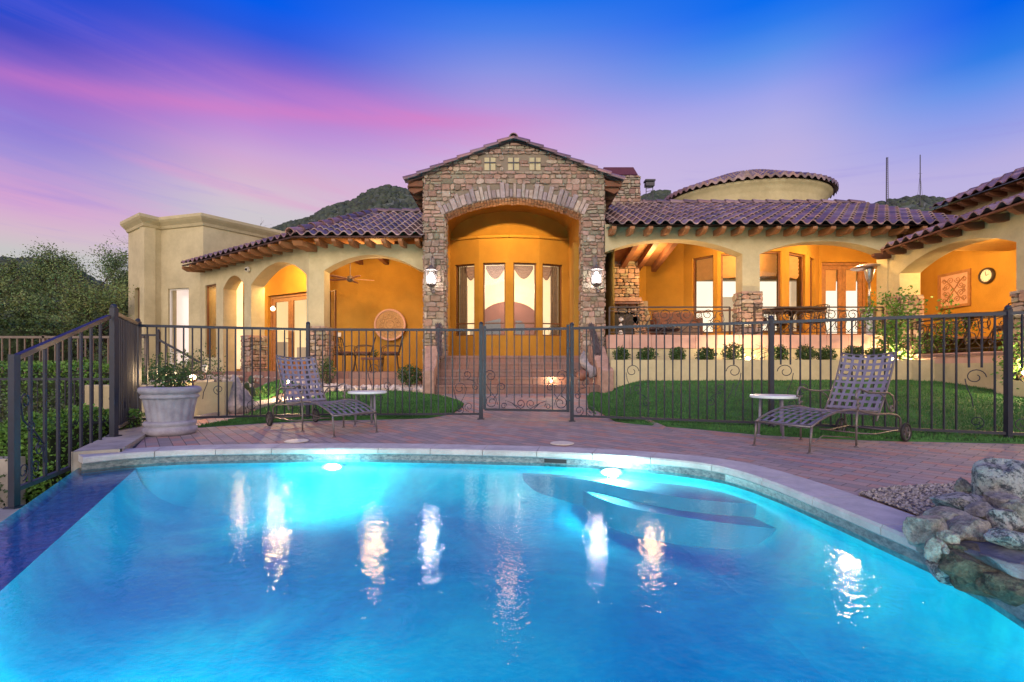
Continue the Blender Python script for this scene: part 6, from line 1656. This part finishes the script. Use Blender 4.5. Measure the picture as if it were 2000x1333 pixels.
# ---------------------------------------------------------------- urn planter and garden behind it
ug = E('urn_planter', 'big fluted grey stone urn planter on the pavers by the fence corner', 'planter', (-4.27,6.08,0))
ug.scale = (.87,.87,.96)
mb = MB(); mb.lathe([(.30,.0),(.325,.03),(.335,.06),(.325,.095),(.30,.11),(.315,.125),(.325,.15),(.31,.175),(.27,.18)], 40); n = 16; vs = []; rows = [(.262,.18),(.285,.34),(.315,.47)]; sub = 6
for r, z in rows:
    for j in range(n*sub): a = 2*pi*j/(n*sub); t = (j % sub)/sub; q = r*(1+.055*sin(pi*t)); vs.append((q*cos(a),q*sin(a),z))
m = n*sub; mb.add(vs, [(i*m+j,i*m+(j+1)%m,(i+1)*m+(j+1)%m,(i+1)*m+j) for i in range(2) for j in range(m)])
mb.lathe([(.30,.465),(.345,.47),(.36,.49),(.345,.515),(.33,.525),(.36,.535),(.385,.565),(.375,.605),(.345,.62),(.32,.61),(.30,.56),(.001,.56)], 40); mb.build('body', 'pot', ug, smooth=True)
mb = MB(); mb.lathe([(.001,.575),(.31,.565),(.315,.55)], 24); mb.build('soil', 'soil', ug)
bush('potted_shrub', 'dark airy shrub growing in the stone urn', (-4.27,6.08,.52), .26, .36, 800, (.03,.05), seed=71, stems=14, cat='shrub')
bush('garden_shrub', 'dark green bush behind the urn planter and fence', (X(330,8.6),8.6,.2), .62, .95, 1500, (.035,.06), seed=72)
bush('garden_shrub', 'tall wispy bush beyond the urn planter, before the wing window', (X(395,9.4),9.4,.25), .40, 1.0, 700, (.035,.06), seed=73, mt='leaf_sage')
bush('garden_shrub', 'dark shrub beside the stone pillar of the porch, behind the chaise', (X(634,11),11.1,.45), .22, .62, 650, (.035,.06), seed=74)
bush('round_shrub', 'dense round shrub on the white stones by the entry steps', (X(800,10.7),10.75,.42), .30, .48, 1300, (.035,.06), seed=75)
bush('garden_shrub', 'low dark thorny plants at the foot of the grey boulder', (G(510,775)[0],G(510,775)[1],.12), .30, .30, 420, (.03,.06), seed=76, tone=(.4,.9))
# cactus
cc = E('prickly_pear', 'small prickly pear cactus with oval pads beside the grey boulder', 'cactus', (X(487,8.6),8.6,.10))
for (x, z, r, t) in ((0,.12,.10,0),(.05,.30,.09,.3),(-.04,.40,.07,-.5),(.03,.52,.07,.1)): mb = MB(); mb.blob((x,0,z), r, amp=.05, sub=2, sc=(.75,.25,1.1)); mb.build('pad', 'cactus', cc, smooth=True)
# boulder
bd_ = MB(); bx, by = G(462,805); bd_.blob((0,0,.12), .30, seed=3, amp=.18, sub=3, sc=(1,.7,1.0)); bd_.add([(-.12,-.1,.1),(.12,-.1,.1),(.05,.1,.1),(-.02,0,.62)], [(0,1,3),(1,2,3),(2,0,3)])
v2 = []
bd_ = MB(); bm = bmesh.new(); bmesh.ops.create_icosphere(bm, subdivisions=4, radius=1)
for v in bm.verts:
    z = v.co.z; k = 1 if z < 0 else max(.05, 1-z*.72); c = v.co.copy(); d = 1+.16*noise.noise(c*1.8)+.07*noise.noise(c*5)
    v2.append((c.x*.31*k*d-.05*max(0,z), c.y*.24*k*d, .12+c.z*(.50 if z > 0 else .2)*d))
bd_.add(v2, [tuple(v.index for v in f.verts) for f in bm.faces]); bm.free()
o = bd_.build('boulder', 'boulder'); o.location = (bx, by, gz(bx,by)); tag(o, 'pointed grey boulder in the gravel bed beside the cream garden wall', 'boulder')
# low curved cream wall behind the urn
lwv = MB(); pts = [(-5.3,7.5),(-4.95,7.65),(-4.70,7.95),(-4.68,8.3),(-4.8,8.6)]; ribbon(lwv, pts, -.2, .60, .14); o = lwv.build('garden_wall', 'stucco'); tag(o, 'low curved cream stucco garden wall behind the urn planter', 'wall')
mb = MB(); mb.box((-5.9,7.9,-.8),(-5.45,8.9,.62)); o = mb.build('garden_wall', 'kerb', bevel=.02); tag(o, 'short stone capped wall behind the fence corner, catching lamp light', 'wall')
# bollard like lantern in the shrubs
bl = E('landscape_lamp', 'unlit white garden lamp standing among the bushes by the wing wall', 'lamp', (X(400,9.0),9.0,.25), group='small landscape lamps'); mb = MB(); mb.tube([(0,0,0),(0,0,.5)], .012, 6); mb.build('stake', 'copper', bl); mb = MB(); mb.lathe([(.001,.48),(.03,.5),(.05,.62),(.001,.64)], 10); mb.build('head', 'white_plastic', bl)

# ---------------------------------------------------------------- lower garden on the left
hedge('box_hedge', 'bright green clipped hedge just below the pool fence panel', (-5.80,5.2,-1.0), (-4.98,6.7,.28), 9000, (.03,.055), 'leaf_bright', 1)
hedge('box_hedge', 'clipped hedge behind the lower iron fence, its bright green top level with the rail', (-9.4,8.3,-1.0), (-7.2,9.6,.92), 7000, (.04,.07), 'leaf_bright', 2)
hedge('tall_hedge', 'tall dark clipped hedge under the mesquite tree', (-15,11.6,-1.0), (-11.6,13.2,Z(624,12)), 6000, (.06,.10), 'leaf', 3, tone=(.4,1.0))
bush('garden_shrub', 'grey green shrub beside the sloping fence panel, lowest in the garden', (-5.55,4.75,-1.0), .50, 1.0, 2200, (.03,.05), 'leaf_sage', seed=81)
bush('garden_shrub', 'big grey green shrub leaning over the lower fence', (-7.3,7.0,-1.0), .85, 1.7, 3000, (.035,.06), 'leaf_sage', seed=82)
bush('garden_shrub', 'dark shrub between the lower fence and the cream retaining wall', (-6.2,7.7,-1.0), .55, 1.1, 1500, (.035,.06), 'leaf', seed=83)
bush('garden_shrub', 'yellowish bush with brighter leaves than its neighbours at the wing corner', (X(246,14.2),14.2,.0), .5, 1.9, 900, (.06,.1), 'leaf_sage', seed=84, tone=(.9,1.8))  # leaf tints set brighter than the other bushes
rw = MB(); rw.box((-5.9,5.05,-1.6),(-5.2,5.2,-.12)); o = rw.build('retaining_wall', 'kerb'); 
tag(o, 'dark weathered retaining wall between the shrubs, with a pale cap', 'wall')
rw = MB(); rw.box((-8,4.2,-1.7),(-4.1,4.35,-.62)); rw.box((-8,4.15,-.62),(-4.1,4.45,-.56)); o = rw.build('retaining_wall', 'stucco'); tag(o, 'low cream retaining wall with pale cap beside the fence foot scroll', 'wall')
rw = MB(); rw.box((-7.0,7.95,-1.2),(-5.5,8.1,.55)); o = rw.build('retaining_wall', 'stucco', bevel=.02); tag(o, 'pale cream garden wall standing behind the lower iron fence', 'wall')
mb = MB(); mb.box((-5.6,1.5,-1.7),(-3.3,4.1,-.36)); o = mb.build('catch_basin_wall', 'kerb', kind='structure')
gf = E('garden_fence', 'tan iron fence along the far edge of the lower garden', 'fence', (-10.0,10.5,0), group='garden fences')
fence_bay(gf, (-14.6,10.5),(-7.9,10.5), ztop=lambda x: Z(659,10.5), zbf=lambda x: .35, sp=.165, mt='fence_tan', bw=.022, railw=.05)
for x in (-14.6,-12.3,-10.1,-7.9): post(gf, x, 10.5, h=Z(659,10.5)+.04, w=.05, z0=-.4, mt='fence_tan', cap=False)
gf2 = E('garden_fence', 'dark iron fence of the middle level, its top rail level with the clipped hedge', 'fence', (-6.8,7.5,0), group='garden fences')
fence_bay(gf2, (-8.4,7.45),(-5.85,7.45), ztop=lambda x: Z(741,7.45), zbf=lambda x: Z(822,7.45), sp=.14, bw=.014, decor=[('S',16,.35,1),('curl',16,.05,-1)])
for x in (-8.4,-5.85): post(gf2, x, 7.45, h=Z(741,7.45)+.02, w=.035, z0=-.6, cap=False)
gf3 = E('stair_rail', 'iron stair rail stepping down beside the wing wall behind the bushes', 'railing', (-7.6,10.3,0))
fence_bay(gf3, (-8.1,10.3),(-7.5,10.3), ztop=lambda x: Z(655,10.3), zbf=lambda x: .3, sp=.18, bw=.018, mt='fence_paint')
fence_bay(gf3, (-7.48,10.3),(-6.6,10.3), ztop=lambda x: Z(664,10.3)-.55*x, zbf=lambda x: .3-.35*x, sp=.16, bw=.016, mt='fence_paint')
post(gf3, -7.49, 10.3, h=Z(648,10.3), w=.06, z0=.2)

# ---------------------------------------------------------------- trees
def tree(label, base, limbs, n_leaf, spread, seed, lsize=(.05,.12), mt='leaf', twigs=True, name='mesquite_tree', r0=.16, clump=.5):
    rnd = random.Random(seed); root = E(name, label, 'tree', base); tr = MB(); tips = []
    def grow(p, d, L, r, lev):
        pts = [p.copy()]; n = 5; q = p.copy(); dd = d.copy()
        for k in range(n):
            dd = (dd+Vector((rnd.gauss(0,.16),rnd.gauss(0,.16),rnd.gauss(.02,.10)))).normalized(); q = q+dd*L/n; pts.append(q.copy())
        tr.tube(pts, [r*(1-.5*k/n) for k in range(n+1)], 6 if lev < 2 else 4, cap=False)
        if lev >= 4: tips.extend(pts[1:]); return
        if lev == 3: tips.extend(pts[3:])
        for k in range(3 if lev < 3 else 7):
            s = pts[rnd.choice((2,3,4,5))]; nd = (dd+Vector((rnd.gauss(0,.55),rnd.gauss(0,.55),rnd.gauss(.05,.35)))).normalized(); grow(s, nd, L*rnd.uniform(.55,.8), r*.5, lev+1)
    for (d, L) in limbs: grow(Vector((0,0,0)), Vector(d).normalized(), L, r0, 0)
    tr.build('trunk', 'bark' if twigs else 'twig', root)
    if n_leaf:
        mb = MB(); leaves(mb, n_leaf, lambda: rnd.choice(tips)+Vector((rnd.gauss(0,spread),rnd.gauss(0,spread),rnd.gauss(-.03,spread*.7))), lsize, rnd, tone=(.45,1.5), warm=.3); mb.build('crown', mt, root)
    return root
mat('mesq', (.26,.33,.12), .7, var=.4, vscale=.8, tint=True, color2=(.11,.19,.08), spec=.2)
tree('spreading mesquite tree with feathery crown beside the wing with the parapet', (-16.3,18.8,-.4), [((-.8,-.1,.35),3.4),((-.3,.1,.6),3.0),((.3,-.1,.7),2.9),((-.95,.1,.2),3.4)], 110000, .18, 3, lsize=(.04,.09), mt='mesq')
tree('second mesquite tree further along the garden edge, mostly past the tall hedge', (-18.0,17.5,-.6), [((-.5,-.1,.7),2.8),((.5,.3,.7),2.6),((.1,.2,.9),2.4)], 36000, .14, 7, lsize=(.05,.10), mt='mesq')
tree('smaller mesquite tree in front, its dark trunk leaning beside the tall hedge', (-13.3,13.6,-.9), [((-.5,.1,.6),1.7),((-.3,.3,.7),1.5),((-.1,.2,.9),1.4)], 26000, .12, 9, lsize=(.04,.08), mt='mesq')
tree('almost leafless tree rising behind the parapet of the wing', (-13.2,21.5,3.4), [((.2,0,.9),2.2),((-.3,0,.9),2.0),((.6,0,.7),2.6)], 500, .1, 13, lsize=(.05,.1), twigs=False, r0=.05, name='bare_tree')

# radio masts on the hill
for (px, pt, pb, Y_, lb, lat) in ((1732,308,402,150,'dark lattice radio mast standing alone on the ridge behind the roofs',1),(1797,303,402,190,'thin guyed radio mast with splayed lower stays on the ridge',2)):
    r = E('radio_mast', lb, 'mast', (X(px,Y_),Y_,Z(pb,Y_))); H_ = Z(pt,Y_)-Z(pb,Y_); mb = MB(); w_ = .28 if lat == 1 else .14
    for a, b in ((-1,-1),(1,-1),(0,1)): mb.bar((a*w_,b*w_,0),(a*w_*.6,b*w_*.6,H_), .13 if lat == 1 else .09)
    for k in range(24): z = H_*k/24; mb.bar((-w_,-w_,z),(w_,-w_,z+H_/24), .08)
    mb.build('mast_frame', 'iron', r)
    if lat == 2:
        mb = MB()
        for s in (-1,1): mb.tube([(0,0,H_*.62),(s*1.5,0,-1)], .06, 4); 
        mb.bar((-.8,0,H_*.63),(.8,0,H_*.63),.06); mb.build('stay_wires', 'iron', r)

# ---------------------------------------------------------------- waterfall rocks at the pool edge
def rock(label, px, py, Y_, w, h, mt, seed, d=None, rot=0, amp=.22, sub=5, name='rock', flat=False, tilt=0, fr=1.3):
    c = W(px, py, Y_); mb = MB(); bm = bmesh.new(); bmesh.ops.create_icosphere(bm, subdivisions=sub, radius=1); o = Vector((seed*5.1,seed*2.3,seed*9.7)); vs = []
    Mt = Matrix.Rotation(tilt,3,'Y')@Matrix.Rotation(rot,3,'Z')
    for v in bm.verts:
        p = v.co; q = Vector(tuple((abs(t)**.78)*(1 if t > 0 else -1) for t in p))
        k = 1+amp*noise.noise(p*fr+o)*1.5+amp*.5*noise.noise(p*3.1+o)+amp*.30*noise.noise(p*7+o)+amp*.20*noise.noise(p*17+o)
        # facet by cutting planes
        rr_ = random.Random(seed)
        q = q*k
        for _ in range(11):
            nv = Vector((rr_.gauss(0,1),rr_.gauss(0,1),rr_.gauss(0,1))).normalized(); lim = rr_.uniform(.62,.9); e = q.dot(nv)
            if e > lim: q = q-nv*(e-lim)*.85
        vs.append(Mt@Vector((q.x*w/2, q.y*(d or w*.8)/2, q.z*h/2)))
    mb.add(vs, [tuple(v.index for v in f.verts) for f in bm.faces]); bm.free()
    ob = mb.build(name, mt, smooth=True); ob.location = c; tag(ob, label, 'rock', 'rocks of the waterfall'); return ob
rock('big pitted grey rock topping the waterfall pile', 1975, 950, 2.62, .42, .30, 'rock', 1, rot=.3)
rock('small pale pointed stone standing on the gravel', 1881, 954, 2.75, .085, .10, 'rock_tan', 2, tilt=-.4, name='stone')
rock('dark little stone on the gravel beside the flat pitted rock', 1836, 981, 2.65, .06, .05, 'rock_dark', 3, name='stone')
rock('long flat pitted rock lying on the gravel edge', 1883, 983, 2.5, .28, .11, 'rock', 4, tilt=.12)
rock('smooth pale stone just under the big pitted rock', 1958, 984, 2.4, .17, .13, 'rock_tan', 5)
rock('rounded stone wedged between the mortar ridge and the big rock', 1915, 1000, 2.35, .14, .09, 'rock_tan', 6)
rock('long pale mortared stone along the crest of the pile', 1853, 1010, 2.3, .22, .085, 'rock_tan', 7, tilt=.18)
rock('bulky ochre stone at the end of the coping', 1815, 1038, 2.22, .16, .19, 'rock_tan', 8, tilt=-.4)
rock('broad mossy stone in the middle of the pile', 1890, 1036, 2.18, .22, .13, 'rock_tan', 9)
rock('small pale wedge shaped stone above the water stain', 1850, 1052, 2.1, .085, .075, 'rock_tan', 10)
rock('ochre stone low at the corner above the pool tile', 1823, 1073, 2.08, .09, .10, 'rock_tan', 11)
rock('little round pale stone held in the dark hollow', 1849, 1083, 2.04, .05, .055, 'rock_tan', 12)
rock('speckled grey stone above the bright white one', 1963, 1020, 2.15, .13, .12, 'rock', 13, tilt=-.5)
rock('bright speckled white stone at the lip of the waterfall', 1975, 1053, 2.02, .16, .085, 'rock', 14)
rock('grey boulder peeking out behind the speckled stones', 1993, 1003, 2.25, .14, .12, 'rock_tan', 15)
rock('dark brown stone in the hollow of the waterfall', 1878, 1085, 2.06, .17, .11, 'rock_moss', 16)
rock('blue grey slab the water slides over, upper step', 1945, 1080, 2.05, .32, .06, 'rock_dark', 17, d=.3, amp=.12)
rock('blue grey slab tilted to the pool, lower step', 1975, 1112, 1.95, .30, .09, 'rock_dark', 18, d=.25, tilt=.25, amp=.15)
rock('mossy brown rock rising straight from the pool water', 1925, 1128, 1.99, .30, .16, 'rock_moss', 19, tilt=.35)
rock('stained brown rock at the very edge of the frame above the water', 1990, 1160, 1.88, .24, .15, 'rock_moss', 20, tilt=.3)
rock('rough grey foot rock where the coping meets the water', 1842, 1112, 2.08, .13, .13, 'rock', 21)
mb = MB(); vs = []
core = MB(); core.blob((2.34,2.2,-.12), .40, seed=5, amp=.15, sub=3, sc=(.85,.85,.45)); core.blob((2.42,1.7,-.22), .50, seed=8, amp=.15, sub=3, sc=(.9,.9,.4)); o = core.build('waterfall_mound', 'rock_moss', smooth=True); tag(o, 'mortared brown mound that carries the waterfall rocks', 'rock mound')

# ---------------------------------------------------------------- underwater lamps
def pool_lamp(label, x, y, z, tx_, ty_, power, tz=-1.0):
    r = E('pool_lamp', label, 'lamp', (x,y,z), atan2(ty_-y, tx_-x), 'underwater pool lamps'); r.scale = (1,1.25,.42); T = Matrix.Rotation(pi/2,4,'Y')
    mb = MB(); mb.lathe([(.085,-.03),(.09,0),(.08,.015),(.07,.015)], 24, T); mb.build('ring', 'steel', r); mb = MB(); mb.lathe([(.001,.03),(.04,.025),(.068,.01),(.068,0)], 20, T); mb.build('lens', 'pool_lens', r)
    d = Vector((tx_-x, ty_-y, 0)).normalized(); light('underwater_light', (x+d.x*.10,y+d.y*.10,z), power, (.72,.97,1), .08)
pool_lamp('round underwater lamp glowing white in the far pool wall before the chaise', -1.84, 4.97, -.185, -1.6, 2, 30)
pool_lamp('round underwater lamp glowing white over the curved pool steps', .93, 4.55, -.150, .7, 2, 50)
pool_lamp('unseen underwater lamp added beneath the waterfall rocks to brighten the pool', 1.88, .6, -.30, -1, .8, 60)  # this and the next two: unseen lamps added to brighten the near water
pool_lamp('unseen underwater lamp added in the near pool wall to brighten the foreground water', .2, -1.55, -.30, .2, 2, 310)
pool_lamp('unseen underwater lamp added under the vanishing edge to brighten the pool', -1.62, 1.0, -.28, 1, 2, 190)

sk = E('skimmer_mouth', 'dark rectangular skimmer opening in the tiled pool wall below its lid', 'skimmer', (.43, 4.80, -.088)); mb = MB(); mb.box((-.11,-.02,-.022),(.11,.02,.022)); o = mb.build('opening', 'rubber', sk); o.rotation_euler = (0,0,-.22)
mb = MB(); mb.bar((-.115,-.025,.024),(.115,-.025,.024),.008); o = mb.build('frame', 'pot', sk); o.rotation_euler = (0,0,-.22)
